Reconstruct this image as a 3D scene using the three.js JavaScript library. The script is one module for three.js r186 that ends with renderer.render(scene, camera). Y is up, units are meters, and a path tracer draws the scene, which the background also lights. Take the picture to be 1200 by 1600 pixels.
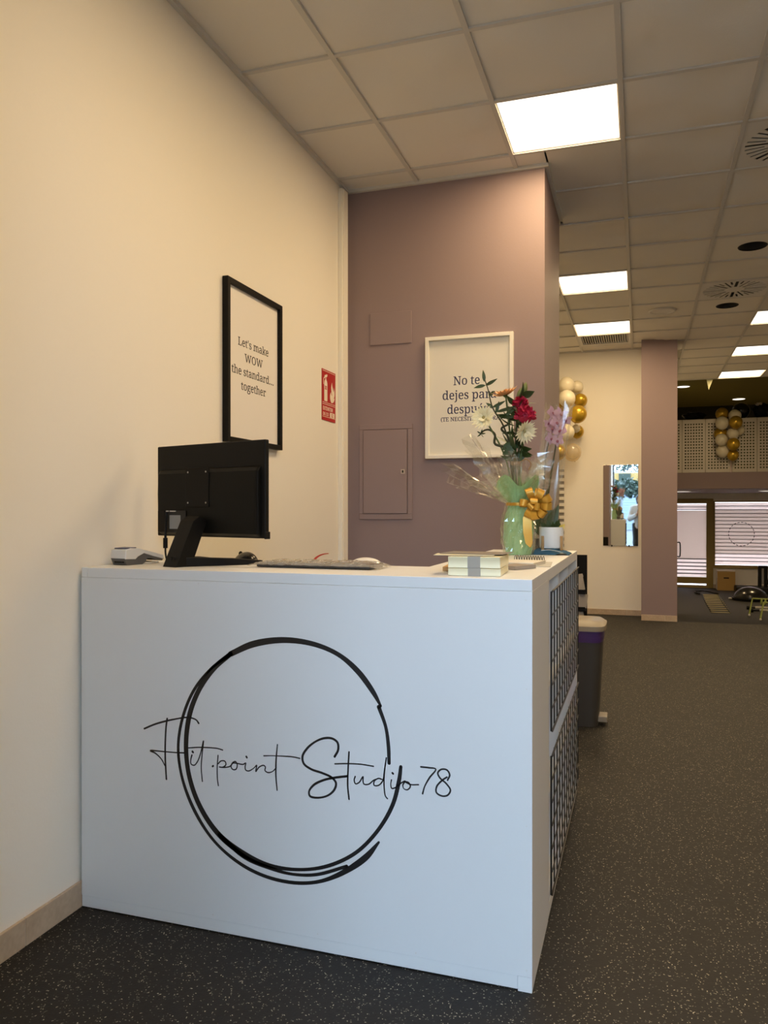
import * as THREE from 'three';
import { RoundedBoxGeometry } from 'three/addons/geometries/RoundedBoxGeometry.js';
import { mergeGeometries, mergeVertices, toCreasedNormals } from 'three/addons/utils/BufferGeometryUtils.js';
import { RectAreaLightUniformsLib } from 'three/addons/lights/RectAreaLightUniformsLib.js';
import { MarchingCubes } from 'three/addons/objects/MarchingCubes.js';

// ------------------------------------------------------------------ camera, sky, exposure
// the left wall is x = 0, the floor y = 0, the camera stands at z = 0 and depth D runs along -z
const scene = new THREE.Scene();
const camera = new THREE.PerspectiveCamera(66.65, 1200 / 1600, 0.02, 200);
camera.position.set(1.749, 1.302, 0);
{
  const yaw = 18.163 * Math.PI / 180, pitch = -0.123 * Math.PI / 180;
  camera.lookAt(1.749 - Math.sin(yaw), 1.302 + Math.tan(pitch), -Math.cos(yaw));
}
const renderer = new THREE.WebGLRenderer({ antialias: true });
renderer.toneMapping = THREE.LinearToneMapping;
renderer.toneMappingExposure = 1.0;
renderer.shadowMap.enabled = true;
RectAreaLightUniformsLib.init();
scene.background = new THREE.Color().setRGB(0.58, 0.84, 1.16);      // even, slightly cool overcast daylight
scene.backgroundIntensity = 12;
const PANEL_COLOR = new THREE.Color().setRGB(1.0, 0.70, 0.355);       // warm white office panels
const PANEL_POWER = 23.5;

// ------------------------------------------------------------------ helpers
const H = 3.297;                                                    // ceiling height
let seed = 7;
const rnd = () => { seed = (seed * 1664525 + 1013904223) >>> 0; return seed / 4294967296; };
const rr = (a, b) => a + (b - a) * rnd();
const V = (x, y, D) => new THREE.Vector3(x, y, -D);
const used = {};
function numbered(n) { const k = used[n] = (used[n] ?? -1) + 1; return k ? n + '_' + String(k).padStart(3, '0') : n; }
const lin = (r, g, b) => new THREE.Color().setRGB(r, g, b);
const std = (c, roughness = 0.6, more = {}) => new THREE.MeshStandardMaterial({ color: c, roughness, ...more });
const phy = (c, roughness = 0.6, more = {}) => new THREE.MeshPhysicalMaterial({ color: c, roughness, ...more });

// uv in metres from the strongest axis of the normal
function metreUV(g) {
  const p = g.attributes.position, n = g.attributes.normal, uv = new Float32Array(p.count * 2);
  for (let i = 0; i < p.count; i++) {
    const ax = Math.abs(n.getX(i)), ay = Math.abs(n.getY(i)), az = Math.abs(n.getZ(i));
    const x = p.getX(i), y = p.getY(i), z = p.getZ(i);
    if (ay >= ax && ay >= az) { uv[2 * i] = x; uv[2 * i + 1] = z; }
    else if (ax >= az) { uv[2 * i] = z; uv[2 * i + 1] = y; }
    else { uv[2 * i] = x; uv[2 * i + 1] = y; }
  }
  g.setAttribute('uv', new THREE.BufferAttribute(uv, 2));
  return g;
}
// box by its limits; D is depth (-z); r rounds the edges
function bx(x0, x1, y0, y1, D0, D1, r = 0) {
  const w = x1 - x0, h = y1 - y0, d = D1 - D0;
  const g = r ? new RoundedBoxGeometry(w, h, d, 2, Math.min(r, w / 2.01, h / 2.01, d / 2.01)) : new THREE.BoxGeometry(w, h, d);
  g.translate((x0 + x1) / 2, (y0 + y1) / 2, -(D0 + D1) / 2);
  return metreUV(g);
}
function tube(pts, r, seg = 0, rad = 8, closed = false) {
  const c = new THREE.CatmullRomCurve3(pts, closed, 'centripetal');
  return new THREE.TubeGeometry(c, seg || Math.max(4, pts.length * 5), r, rad, closed);
}
// tube whose radius changes along its length
function taper(pts, radii, seg = 24, rad = 8) {
  const c = new THREE.CatmullRomCurve3(pts, false, 'centripetal');
  const g = new THREE.TubeGeometry(c, seg, 1, rad, false), p = g.attributes.position;
  const at = new THREE.Vector3(), v = new THREE.Vector3();
  for (let i = 0; i <= seg; i++) {
    const t = i / seg, f = t * (radii.length - 1), k = Math.min(radii.length - 2, Math.floor(f));
    const r = radii[k] + (radii[k + 1] - radii[k]) * (f - k);
    c.getPointAt(t, at);
    for (let j = 0; j <= rad; j++) {
      const q = i * (rad + 1) + j; v.fromBufferAttribute(p, q).sub(at).multiplyScalar(r).add(at); p.setXYZ(q, v.x, v.y, v.z);
    }
  }
  g.computeVertexNormals();
  return g;
}
function merge(gs) {
  gs = Array.isArray(gs) ? gs : [gs];
  if (gs.length === 1) return gs[0];
  const idx = gs.every((g) => g.index);
  const clean = gs.map((g) => {
    const q = idx ? g.clone() : (g.index ? g.toNonIndexed() : g.clone());
    for (const k of Object.keys(q.attributes)) if (!['position', 'normal', 'uv'].includes(k)) q.deleteAttribute(k);
    if (!q.attributes.normal) q.computeVertexNormals();
    if (!q.attributes.uv) q.setAttribute('uv', new THREE.BufferAttribute(new Float32Array(q.attributes.position.count * 2), 2));
    return q;
  });
  return mergeGeometries(clean);
}
function mesh(name, gs, m) { const o = new THREE.Mesh(merge(gs), m); o.name = name; o.castShadow = o.receiveShadow = true; return o; }
function part(parent, name, gs, m, label) { const o = mesh(name, gs, m); parent.add(o); if (label) o.userData.label = label; return o; }
function tag(o, label, category, group) { o.userData.label = label; o.userData.category = category; if (group) o.userData.group = group; return o; }
function thing(name, label, category, group) { const o = new THREE.Group(); o.name = numbered(name); scene.add(o); return tag(o, label, category, group); }
function single(name, gs, m, label, category, group) { const o = mesh(numbered(name), gs, m); scene.add(o); return tag(o, label, category, group); }
function struct(name, gs, m) { const o = mesh(numbered(name), gs, m); o.userData.kind = 'structure'; scene.add(o); return o; }
function structGroup(name) { const o = new THREE.Group(); o.name = numbered(name); o.userData.kind = 'structure'; scene.add(o); return o; }
// a thing built in room coordinates gets its origin at its own base
function rebase(o, x, y, D) { const b = V(x, y, D); o.position.copy(b); for (const c of o.children) c.position.sub(b); return o; }

// ------------------------------------------------------------------ computed textures
function dataTex(w, h, fn, srgb = true) {
  const a = new Uint8Array(w * h * 4);
  fn(a, w, h);
  const t = new THREE.DataTexture(a, w, h, THREE.RGBAFormat);
  t.wrapS = t.wrapT = THREE.RepeatWrapping; t.magFilter = THREE.LinearFilter; t.minFilter = THREE.LinearMipmapLinearFilter; t.generateMipmaps = true;
  if (srgb) t.colorSpace = THREE.SRGBColorSpace;
  t.needsUpdate = true;
  return t;
}
function valueNoise(n, cells) {   // tiling value noise, n x n in 0..1
  const g = Array.from({ length: cells * cells }, rnd), out = new Float32Array(n * n);
  const sm = (t) => t * t * (3 - 2 * t);
  for (let y = 0; y < n; y++) for (let x = 0; x < n; x++) {
    const fx = x / n * cells, fy = y / n * cells, ix = Math.floor(fx), iy = Math.floor(fy), tx = sm(fx - ix), ty = sm(fy - iy);
    const q = (a, b) => g[((b + cells) % cells) * cells + (a + cells) % cells];
    out[y * n + x] = (q(ix, iy) * (1 - tx) + q(ix + 1, iy) * tx) * (1 - ty) + (q(ix, iy + 1) * (1 - tx) + q(ix + 1, iy + 1) * tx) * ty;
  }
  return out;
}
// rubber crumb flooring: dark ground with pale flecks; one tile of the texture is 2.4 m
const rubberTex = dataTex(2048, 2048, (a, w, h) => {
  const n1 = valueNoise(w, 220), n2 = valueNoise(w, 18);
  for (let i = 0; i < w * h; i++) {
    const k = 15 + 9 * (n1[i] - 0.5) + 5 * (n2[i] - 0.5) + 7 * (rnd() - 0.5);
    a[4 * i] = k + 2; a[4 * i + 1] = k; a[4 * i + 2] = k - 2; a[4 * i + 3] = 255;
  }
  for (let q = 0; q < 30000; q++) {
    const cx = Math.floor(rnd() * w), cy = Math.floor(rnd() * h), b = Math.pow(rnd(), 1.6), len = 1 + Math.floor(rnd() * 3.2), ang = rnd() * 6.28;
    const R = 80 + 150 * b, G = 78 + 140 * b, B = 72 + 118 * b;
    for (let s = 0; s <= len; s++) for (let t = 0; t < 2; t++) {
      const x = (cx + Math.round(Math.cos(ang) * s - Math.sin(ang) * t) + w) % w, y = (cy + Math.round(Math.sin(ang) * s + Math.cos(ang) * t) + h) % h, i = 4 * (y * w + x);
      a[i] = R; a[i + 1] = G; a[i + 2] = B;
    }
  }
});
rubberTex.repeat.set(1 / 2.4, 1 / 2.4);
const rubberBump = dataTex(1024, 1024, (a, w, h) => {
  const n1 = valueNoise(w, 256), n2 = valueNoise(w, 90);
  for (let i = 0; i < w * h; i++) { const k = 128 + 90 * (n1[i] - 0.5) + 70 * (n2[i] - 0.5); a[4 * i] = a[4 * i + 1] = a[4 * i + 2] = k; a[4 * i + 3] = 255; }
}, false);
rubberBump.repeat.set(1 / 1.1, 1 / 1.1);
const rollerBump = dataTex(1024, 1024, (a, w, h) => {   // paint roller stipple
  const n1 = valueNoise(w, 300), n2 = valueNoise(w, 40), n3 = valueNoise(w, 6);
  for (let i = 0; i < w * h; i++) { const k = 128 + 60 * (n1[i] - 0.5) + 60 * (n2[i] - 0.5) + 60 * (n3[i] - 0.5); a[4 * i] = a[4 * i + 1] = a[4 * i + 2] = k; a[4 * i + 3] = 255; }
}, false);
rollerBump.repeat.set(1 / 1.6, 1 / 1.6);
const fissureBump = dataTex(512, 512, (a, w, h) => {    // mineral fibre ceiling board
  const n1 = valueNoise(w, 200), n2 = valueNoise(w, 64);
  for (let i = 0; i < w * h; i++) { const k = 128 + 100 * (n1[i] - 0.5) + 60 * (n2[i] - 0.5); a[4 * i] = a[4 * i + 1] = a[4 * i + 2] = k; a[4 * i + 3] = 255; }
}, false);
fissureBump.repeat.set(1 / 0.5, 1 / 0.5);
const stoneTex = dataTex(512, 512, (a, w, h) => {       // glazed stoneware of the skirting tiles
  const n1 = valueNoise(w, 12), n2 = valueNoise(w, 60);
  for (let i = 0; i < w * h; i++) { const k = 14 * (n1[i] - 0.5) + 12 * (n2[i] - 0.5); a[4 * i] = 186 + k; a[4 * i + 1] = 166 + k; a[4 * i + 2] = 142 + k; a[4 * i + 3] = 255; }
});
stoneTex.repeat.set(1 / 0.6, 1 / 0.6);
function canvasTex(w, h, draw) {
  const c = document.createElement('canvas'); c.width = w; c.height = h;
  draw(c.getContext('2d'), w, h);
  const t = new THREE.CanvasTexture(c); t.colorSpace = THREE.SRGBColorSpace; t.magFilter = THREE.LinearFilter;
  return t;
}

// ------------------------------------------------------------------ materials
const M = {
  white: std(lin(0.86, 0.82, 0.73), 0.7, { bumpMap: rollerBump, bumpScale: 0.0006 }),
  mauve: std(lin(0.262, 0.195, 0.2), 0.65, { bumpMap: rollerBump, bumpScale: 0.0006 }),
  tile: std(lin(0.80, 0.765, 0.70), 0.85, { bumpMap: fissureBump, bumpScale: 0.0006 }),
  tee: std(lin(0.62, 0.60, 0.56), 0.5),
  rubber: std(0xffffff, 0.7, { map: rubberTex, bumpMap: rubberBump, bumpScale: 0.0008 }),
  gymFloor: std(lin(0.012, 0.012, 0.011), 0.7, { bumpMap: rubberBump, bumpScale: 0.0006 }),
  stone: std(0xffffff, 0.4, { map: stoneTex }),
  grout: std(lin(0.62, 0.55, 0.45), 0.9),
  laminate: std(lin(0.755, 0.76, 0.75), 0.38),
  laminateEdge: std(lin(0.78, 0.79, 0.78), 0.38),
  black: phy(lin(0.006, 0.0055, 0.005), 0.5, { specularIntensity: 0.35 }),
  gloss: std(lin(0.01, 0.01, 0.01), 0.22),
  wire: std(lin(0.012, 0.012, 0.012), 0.4),
  vinyl: std(lin(0.008, 0.008, 0.009), 0.5),
  plate: std(lin(0.72, 0.70, 0.66), 0.5),
  sheet: std(lin(0.06, 0.06, 0.06), 0.6),
  dark: std(lin(0.01, 0.01, 0.01), 0.9),
  glass: phy(lin(1, 1, 1), 0.02, { transmission: 1, thickness: 0, ior: 1.5 }),
  cello: phy(lin(0.97, 0.97, 0.95), 0.14, { transmission: 1, thickness: 0, ior: 1.85, side: THREE.DoubleSide }),
  olive: std(lin(0.2, 0.2, 0.03), 0.7),
  brass: std(lin(0.30, 0.21, 0.06), 0.45, { metalness: 0.3 }),
};

// ------------------------------------------------------------------ floor, walls
struct('floor', [bx(-0.2, 6.4, -0.52, 0, -0.6, 9.75), bx(-0.2, 1.8, -0.52, 0, 9.75, 10.3)], M.rubber);
struct('floor_gym', bx(1.8, 6.4, -0.62, -0.5, 9.75, 19.7), M.gymFloor);
struct('wall_left', bx(-0.2, 0, 0, 3.7, -0.6, 10.3), M.white);
struct('wall_right', bx(6.4, 6.6, -0.6, 4.4, -0.6, 21), M.white);
struct('wall_pillar', bx(0, 1.226, 0, H + 0.05, 4.58, 5.444), M.mauve);
struct('wall_back', bx(0, 1.9, 0, 3.56, 10.1, 10.3), M.white);
struct('wall_column', bx(1.77, 2.168, -0.5, H + 0.05, 9.7, 10.1), M.mauve);
struct('wall_gym_left', bx(1.8, 2.0, -0.5, 4.4, 10.1, 21), M.white);
// suspended ceiling stops at D 12.79, beyond it the higher olive ceiling of the mezzanine
struct('ceiling_mezzanine', [bx(1.8, 6.6, 3.85, 4.0, 12.79, 21.0), bx(1.8, 6.6, H + 0.02, 3.85, 12.79, 12.9)], M.olive);
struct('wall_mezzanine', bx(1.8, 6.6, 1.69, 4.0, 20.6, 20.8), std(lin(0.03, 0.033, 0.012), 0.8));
struct('floor_mezzanine', bx(2.0, 6.4, 1.695, 1.99, 15.3, 20.7), M.mauve);
// front wall behind the camera with its open doorway to the street
{
  const a = 1.1, b = 2.5, z0 = -0.6, z1 = -0.4;
  struct('wall_front', [bx(-0.2, a, 0, 3.55, z0, z1), bx(b, 6.6, 0, 3.55, z0, z1), bx(a, b, 2.75, 3.55, z0, z1)], M.white);
  struct('wall_entrance', bx(1.0, 1.1, 0, H + 0.05, z1, 0.6), M.white);   // return wall beside the doorway, shades the left half of the counter
  const d = structGroup('door_2');
  part(d, 'door_frame', [bx(a, a + 0.04, 0, 2.75, -0.55, -0.45, 0.004), bx(b - 0.04, b, 0, 2.75, -0.55, -0.45, 0.004), bx(a + 0.04, b - 0.04, 2.71, 2.75, -0.55, -0.45, 0.004)], std(lin(0.06, 0.06, 0.06), 0.4));
}
// far wall of the gym with its door and striped window
{
  const z0 = 19.5, z1 = 19.7;
  struct('wall_far', [bx(2.0, 2.36, -0.5, 1.695, z0, z1), bx(2.36, 6.4, 1.57, 1.695, z0, z1), bx(3.37, 6.4, -0.5, 0.0, z0, z1), bx(5.6, 6.4, 0, 1.57, z0, z1), bx(3.37, 5.6, 1.52, 1.57, z0, z1)], M.white);
  const film = phy(lin(0.90, 0.80, 0.72), 0.9, { transmission: 0.6, thickness: 0 });
  const thinFilm = phy(lin(0.95, 0.86, 0.8), 0.8, { transmission: 0.8, thickness: 0 }), line = std(lin(0.05, 0.035, 0.03), 0.6), greyLine = phy(lin(0.4, 0.34, 0.3), 0.9, { transmission: 0.3, thickness: 0 });
  const d = structGroup('door_1');
  part(d, 'door_frame', [bx(2.36, 2.46, -0.5, 1.57, z0 - 0.03, z0 + 0.05, 0.006), bx(3.225, 3.37, -0.5, 1.57, z0 - 0.03, z0 + 0.05, 0.006), bx(2.46, 3.225, 1.46, 1.57, z0 - 0.03, z0 + 0.05, 0.006), bx(2.46, 3.225, -0.5, -0.44, z0 - 0.03, z0 + 0.05, 0.006), bx(2.46, 3.225, -0.40, -0.25, z0 - 0.03, z0 + 0.05, 0.006)], M.brass, 'olive brass door frame');
  part(d, 'pane', bx(2.46, 3.225, -0.44, 1.46, z0 + 0.008, z0 + 0.012), M.glass);
  part(d, 'frosted_film', bx(2.46, 3.225, 0.18, 1.3, z0 + 0.004, z0 + 0.007), film, 'large frosted sheet on the door glass');
  for (let k = 0; k < 5; k++) { const y = 0.165 - k * 0.085; part(d, 'frosted_stripe', bx(2.46, 3.225, y - 0.07, y - 0.008, z0 + 0.004, z0 + 0.007), thinFilm); part(d, 'dark_stripe', bx(2.46, 3.225, y - 0.008, y + 0.015, z0 + 0.003, z0 + 0.007), line); }
  for (const y of [1.325, 1.39]) { part(d, 'frosted_stripe', bx(2.46, 3.225, y, y + 0.05, z0 + 0.004, z0 + 0.007), thinFilm); part(d, 'dark_stripe', bx(2.46, 3.225, y - 0.016, y, z0 + 0.003, z0 + 0.007), line); }
  part(d, 'door_handle', tube([V(2.60, 0.55, z0 - 0.01), V(2.64, 0.55, z0 - 0.06), V(2.65, 0.5, z0 - 0.08), V(2.65, 0.27, z0 - 0.08), V(2.64, 0.22, z0 - 0.06), V(2.60, 0.22, z0 - 0.01)], 0.014, 30), M.black, 'black bow handle');
  const w = structGroup('window_2');
  part(w, 'window_frame', [bx(3.37, 3.41, 0, 1.52, z0 + 0.0, z0 + 0.06), bx(3.41, 5.6, 0, 0.04, z0 - 0.01, z0 + 0.06), bx(3.41, 5.6, 1.49, 1.52, z0, z0 + 0.06), bx(5.56, 5.6, 0.04, 1.49, z0, z0 + 0.06)], M.brass);
  part(w, 'pane', bx(3.41, 5.56, 0.04, 1.49, z0 + 0.02, z0 + 0.024), M.glass);
  for (let k = 0; k < 17; k++) { const y = 0.055 + k * 0.0845; part(w, 'frosted_stripe', bx(3.41, 5.56, y, y + 0.0685, z0 + 0.015, z0 + 0.019), k < 3 || k > 14 ? thinFilm : film); if (k) part(w, 'dark_stripe', bx(3.41, 5.56, y - 0.016, y, z0 + 0.014, z0 + 0.019), k < 4 || k > 13 ? line : greyLine); }
  const ring = [];
  for (let k = 0; k < 22; k++) { const a = k / 22 * 6.283, b = (k + 0.62) / 22 * 6.283; const g = new THREE.RingGeometry(0.262, 0.278, 6, 1, a, b - a); g.translate(3.97, 0.757, -(z0 + 0.012)); ring.push(g); }
  part(w, 'logo_film', ring, std(lin(0.05, 0.045, 0.04), 0.5, { side: THREE.DoubleSide }), 'thin dark broken ring on the striped glass');
  part(w, 'window_sill', bx(3.37, 5.6, -0.03, 0.0, z0 - 0.06, z0, 0.004), M.brass);
  struct('baseboard_far', bx(3.37, 6.4, -0.5, -0.41, z0 - 0.012, z0), M.stone);
}
// trunking in the corner of the left wall, and the shadow gap trim under the ceiling
struct('trim_1', [bx(0, 0.028, 0, H - 0.03, 4.43, 4.53, 0.004), bx(0.028, 0.032, 0, H - 0.03, 4.445, 4.515)], M.white);
struct('trim_2', [bx(0, 0.022, H - 0.012, H + 0.012, -0.4, 4.58), bx(0, 1.226, H - 0.012, H + 0.012, 4.558, 4.58), bx(1.226, 1.248, H - 0.012, H + 0.012, 4.558, 5.46), bx(0, 1.77, H - 0.012, H + 0.012, 10.078, 10.1), bx(0, 0.022, H - 0.012, H + 0.012, 5.444, 10.1)], M.tee);

// skirting tiles
function skirting(name, along, fixed, from, to, joints, h = 0.085, t = 0.011) {
  const g = structGroup(name);
  const put = (n, a, b, y1, tt, m) => part(g, n, along === 'D' ? bx(fixed, fixed + tt, 0.001, y1, a, b, n === 'tile' ? 0.002 : 0) : bx(a, b, 0.001, y1, fixed - tt, fixed, n === 'tile' ? 0.002 : 0), m);
  put('grout', from, to, h - 0.002, t - 0.003, M.grout);
  const c = [from, ...joints, to];
  for (let i = 0; i + 1 < c.length; i++) put('tile', c[i] + (i ? 0.0015 : 0), c[i + 1] - (i + 2 < c.length ? 0.0015 : 0), h, t, M.stone);
}
skirting('baseboard_left', 'D', 0, -0.4, 4.43, [0.071, 0.521, 0.971, 1.421, 1.871, 2.321, 2.771, 3.221, 3.671, 4.121]);
skirting('baseboard_back', 'x', 10.1, 0, 1.77, [0.25, 0.7, 1.15, 1.6], 0.07);
skirting('baseboard_column', 'x', 9.7, 1.77, 2.168, [2.033], 0.07);

// ------------------------------------------------------------------ suspended ceiling, every board a part
const X0 = 0.463, D0 = 3.189, P = 0.6;
const colX = [0, ...Array.from({ length: 10 }, (_, k) => X0 + P * k), 6.4];
const rowD = [-0.4, ...Array.from({ length: 28 }, (_, k) => D0 + P * (k - 10)).filter((d) => d > -0.3 && d < 12.8)];
const lightsAt = [[1.063, 3.789], [1.063, 6.789], [1.063, 8.589], [2.863, 8.589], [2.863, 10.389], [2.863, 12.189], [2.863, 6.789], [2.863, 3.789], [2.863, 0.789], [1.063, 1.989]];
const swirlAt = [[2.263, 4.389], [2.263, 7.389]];
const holeAt = [[2.263, 6.189], [2.263, 7.989]];
const ringAt = [[1.663, 7.989]];
const grilleAt = [[1.063, 9.189]];
const near = (list, x, d) => list.some(([a, b]) => Math.abs(a - x) < 0.01 && Math.abs(b - d) < 0.01);
const HB = H + 0.009;   // underside of the boards, lying on the tee flanges
const ceiling = structGroup('ceiling');
function boardGeo(flip) {   // a 582 mm board whose face is slightly warped in quarters, its edge stepped down below the tee bars
  const s = 0.296, pos = [], n = 8, ring = [];
  const sq = (a, r) => { const c = Math.cos(a), q = Math.sin(a), m = Math.max(Math.abs(c), Math.abs(q)); return [c / m * r, q / m * r]; };
  const c0 = [0, 0, 0];
  for (let k = 0; k < 16; k++) {
    const a = k / 16 * Math.PI * 2 + 0.0001, [mx, mz] = sq(a, s * 0.62), [ex, ez] = sq(a, s), lift = 0.016 * Math.sin(2 * a + flip);
    ring.push([[mx, lift, mz], [ex, 0, ez], [ex, 0.014, ez]]);
  }
  const tri = (a, b, c) => pos.push(...a, ...b, ...c);
  for (let k = 0; k < 16; k++) {
    const [m0, e0, u0] = ring[k], [m1, e1, u1] = ring[(k + 1) % 16];
    tri(c0, m0, m1); tri(m0, e0, e1); tri(m0, e1, m1); tri(e0, u0, u1); tri(e0, u1, e1);
  }
  const g = new THREE.BufferGeometry(); g.setAttribute('position', new THREE.Float32BufferAttribute(pos, 3));
  const q = toCreasedNormals(g, 0.5); return metreUV(q);
}
const boards = [boardGeo(0), boardGeo(Math.PI), boardGeo(0.8)];
const boardTones = [M.tile, std(lin(0.77, 0.735, 0.675), 0.85, { bumpMap: fissureBump, bumpScale: 0.0006 })];
let nb = 0;
for (let i = 0; i + 1 < colX.length; i++) for (let j = 0; j + 1 < rowD.length; j++) {
  let x0 = colX[i], x1 = colX[i + 1], d0 = rowD[j], d1 = rowD[j + 1];
  if (near(lightsAt, x0, d0) || near(swirlAt, x0, d0) || near(grilleAt, x0, d0)) continue;
  if (x0 < 1.7 && d0 >= 10.1) continue;
  if (x1 <= 1.77 && d1 > 10.1) d1 = 10.09;
  const full = x1 - x0 > 0.59 && d1 - d0 > 0.59;
  const m = boardTones[nb % 5 === 3 ? 1 : 0];
  const inPillar = x0 < 1.226 && d1 > 4.58 && d0 < 5.444;
  const e = 0.004;
  nb++;
  if (near(holeAt, x0, d0)) {   // board cut out for a recessed can
    const sh = new THREE.Shape([[-0.296, -0.296], [0.296, -0.296], [0.296, 0.296], [-0.296, 0.296]].map(([u, v]) => new THREE.Vector2(u, v)));
    sh.holes.push(new THREE.Path().absarc(0, 0, 0.1, 0, Math.PI * 2, true));
    const g = new THREE.ExtrudeGeometry(sh, { depth: 0.014, bevelEnabled: false, curveSegments: 24 }); g.rotateX(-Math.PI / 2); g.translate((x0 + x1) / 2, HB, -(d0 + d1) / 2);
    part(ceiling, 'ceiling_tile', metreUV(g), m);
    continue;
  }
  if (full && !inPillar && !near(ringAt, x0, d0)) {
    const b = new THREE.Mesh(boards[(i * 7 + j * 3) % 3], m); b.name = 'ceiling_tile'; b.castShadow = b.receiveShadow = true;
    b.position.set((x0 + x1) / 2, HB, -(d0 + d1) / 2); ceiling.add(b);
    continue;
  }
  const rects = [];
  if (!inPillar) rects.push([x0, x1, d0, d1]);
  else {
    if (d0 < 4.58) rects.push([x0, x1 > 1.226 ? 1.254 : x1, d0, 4.57]);
    if (x1 > 1.226) rects.push([1.236, x1, d0, d1]);
    if (d1 > 5.444 && d0 < 5.444) rects.push([x0, Math.min(x1, 1.226), 5.454, d1]);
  }
  for (const [a, b, c, d] of rects) if (b - a > 0.03 && d - c > 0.03) part(ceiling, 'ceiling_tile', bx(a + e, b - e, HB, HB + 0.014, c + e, d - e), m);
}
for (const x of colX.slice(1, -1)) part(ceiling, 'tee_bar', x < 1.2 ? [bx(x - 0.012, x + 0.012, H - 0.002, H + 0.008, -0.4, 4.57), bx(x - 0.012, x + 0.012, H - 0.002, H + 0.008, 5.45, 10.09)] : x < 1.7 ? bx(x - 0.012, x + 0.012, H - 0.002, H + 0.008, -0.4, 10.09) : bx(x - 0.012, x + 0.012, H - 0.002, H + 0.008, -0.4, 12.79), M.tee);
for (const d of rowD.slice(1)) part(ceiling, 'tee_bar', bx(d > 4.58 && d < 5.44 ? 1.24 : d > 10 ? 2.0 : 0.0, 6.4, H - 0.0012, H + 0.0084, d - 0.0118, d + 0.0118), M.tee);
part(ceiling, 'slab', bx(-0.2, 6.6, H + 0.13, H + 0.25, -0.6, 12.8), M.plate);
part(ceiling, 'edge_channel', bx(2.0, 6.4, H - 0.004, H + 0.13, 12.785, 12.8), M.tee);

// ceiling fittings
const diffuserMat = std(lin(0.9, 0.88, 0.84), 0.5, { emissive: lin(1.0, 0.93, 0.8), emissiveIntensity: 2.2 });
const housingMat = std(lin(0.75, 0.72, 0.68), 0.4);
const panelLabels = ['square lit ceiling panel just before the top of the mauve pillar', 'square lit ceiling panel beyond the mauve pillar, two boards before the next one', 'square lit ceiling panel beside the slatted air return grille',
  'lit ceiling panel nearest the pinwheel air diffusers in the gym row', 'lit ceiling panel in the middle of the gym row', 'lit ceiling panel at the edge of the olive mezzanine ceiling'];
lightsAt.forEach(([x, d], k) => {
  const t = thing('ceiling_light', panelLabels[k] ?? ['square lit ceiling panel over the open floor beyond the counter', 'square lit ceiling panel over the open floor level with the pillar front', 'square lit ceiling panel beside the entrance doorway', 'square lit ceiling panel right above the counter'][k - 6], 'ceiling light', k > 5 ? 'lit panels over the open floor' : 'lit ceiling panels');
  part(t, 'frame', [bx(x + 0.003, x + 0.597, H + 0.004, H + 0.05, d + 0.003, d + 0.018), bx(x + 0.003, x + 0.597, H + 0.004, H + 0.05, d + 0.582, d + 0.597), bx(x + 0.003, x + 0.018, H + 0.004, H + 0.05, d + 0.018, d + 0.582), bx(x + 0.582, x + 0.597, H + 0.004, H + 0.05, d + 0.018, d + 0.582), bx(x + 0.01, x + 0.59, H + 0.05, H + 0.06, d + 0.01, d + 0.59)], housingMat);
  part(t, 'diffuser', bx(x + 0.018, x + 0.582, H + 0.01, H + 0.016, d + 0.018, d + 0.582), diffuserMat, 'glowing white diffuser');
  const l = new THREE.RectAreaLight(PANEL_COLOR, PANEL_POWER, 0.56, 0.56);
  l.name = 'panel_glow'; l.position.set(x + 0.3, H + 0.004, -(d + 0.3)); l.rotation.x = -Math.PI / 2; t.add(l);
  rebase(t, x + 0.3, H, d + 0.3);
});
swirlAt.forEach(([x, d], k) => {
  const t = thing('air_diffuser', k ? 'pinwheel slotted air diffuser between two round black openings' : 'pinwheel slotted air diffuser high over the open floor', 'air vent', 'pinwheel air diffusers');
  const s = new THREE.Shape([[-0.291, -0.291], [0.291, -0.291], [0.291, 0.291], [-0.291, 0.291]].map(([a, b]) => new THREE.Vector2(a, b)));
  for (let q = 0; q < 32; q++) {
    const a = q / 32 * Math.PI * 2, r0 = q % 2 ? 0.165 : 0.085, r1 = 0.265, w = q % 4 === 0 ? 0.013 : 0.009, c = Math.cos(a), n = Math.sin(a);
    s.holes.push(new THREE.Path([[r0, -w], [r1, -w], [r1, w], [r0, w]].map(([u, v]) => new THREE.Vector2(u * c - v * n, u * n + v * c))));
  }
  const g = new THREE.ExtrudeGeometry(s, { depth: 0.004, bevelEnabled: false }); g.rotateX(Math.PI / 2); g.translate(x + 0.3, H + 0.006, -(d + 0.3));
  part(t, 'slotted_plate', g, M.plate);
part(t, 'plenum_box', [bx(x + 0.01, x + 0.59, H + 0.055, H + 0.06, d + 0.01, d + 0.59), bx(x + 0.01, x + 0.014, H + 0.007, H + 0.055, d + 0.01, d + 0.59), bx(x + 0.586, x + 0.59, H + 0.007, H + 0.055, d + 0.01, d + 0.59), bx(x + 0.014, x + 0.586, H + 0.007, H + 0.055, d + 0.01, d + 0.014), bx(x + 0.014, x + 0.586, H + 0.007, H + 0.055, d + 0.586, d + 0.59)], M.sheet, 'sheet metal box behind the slots');
  rebase(t, x + 0.3, H, d + 0.3);
});
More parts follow.
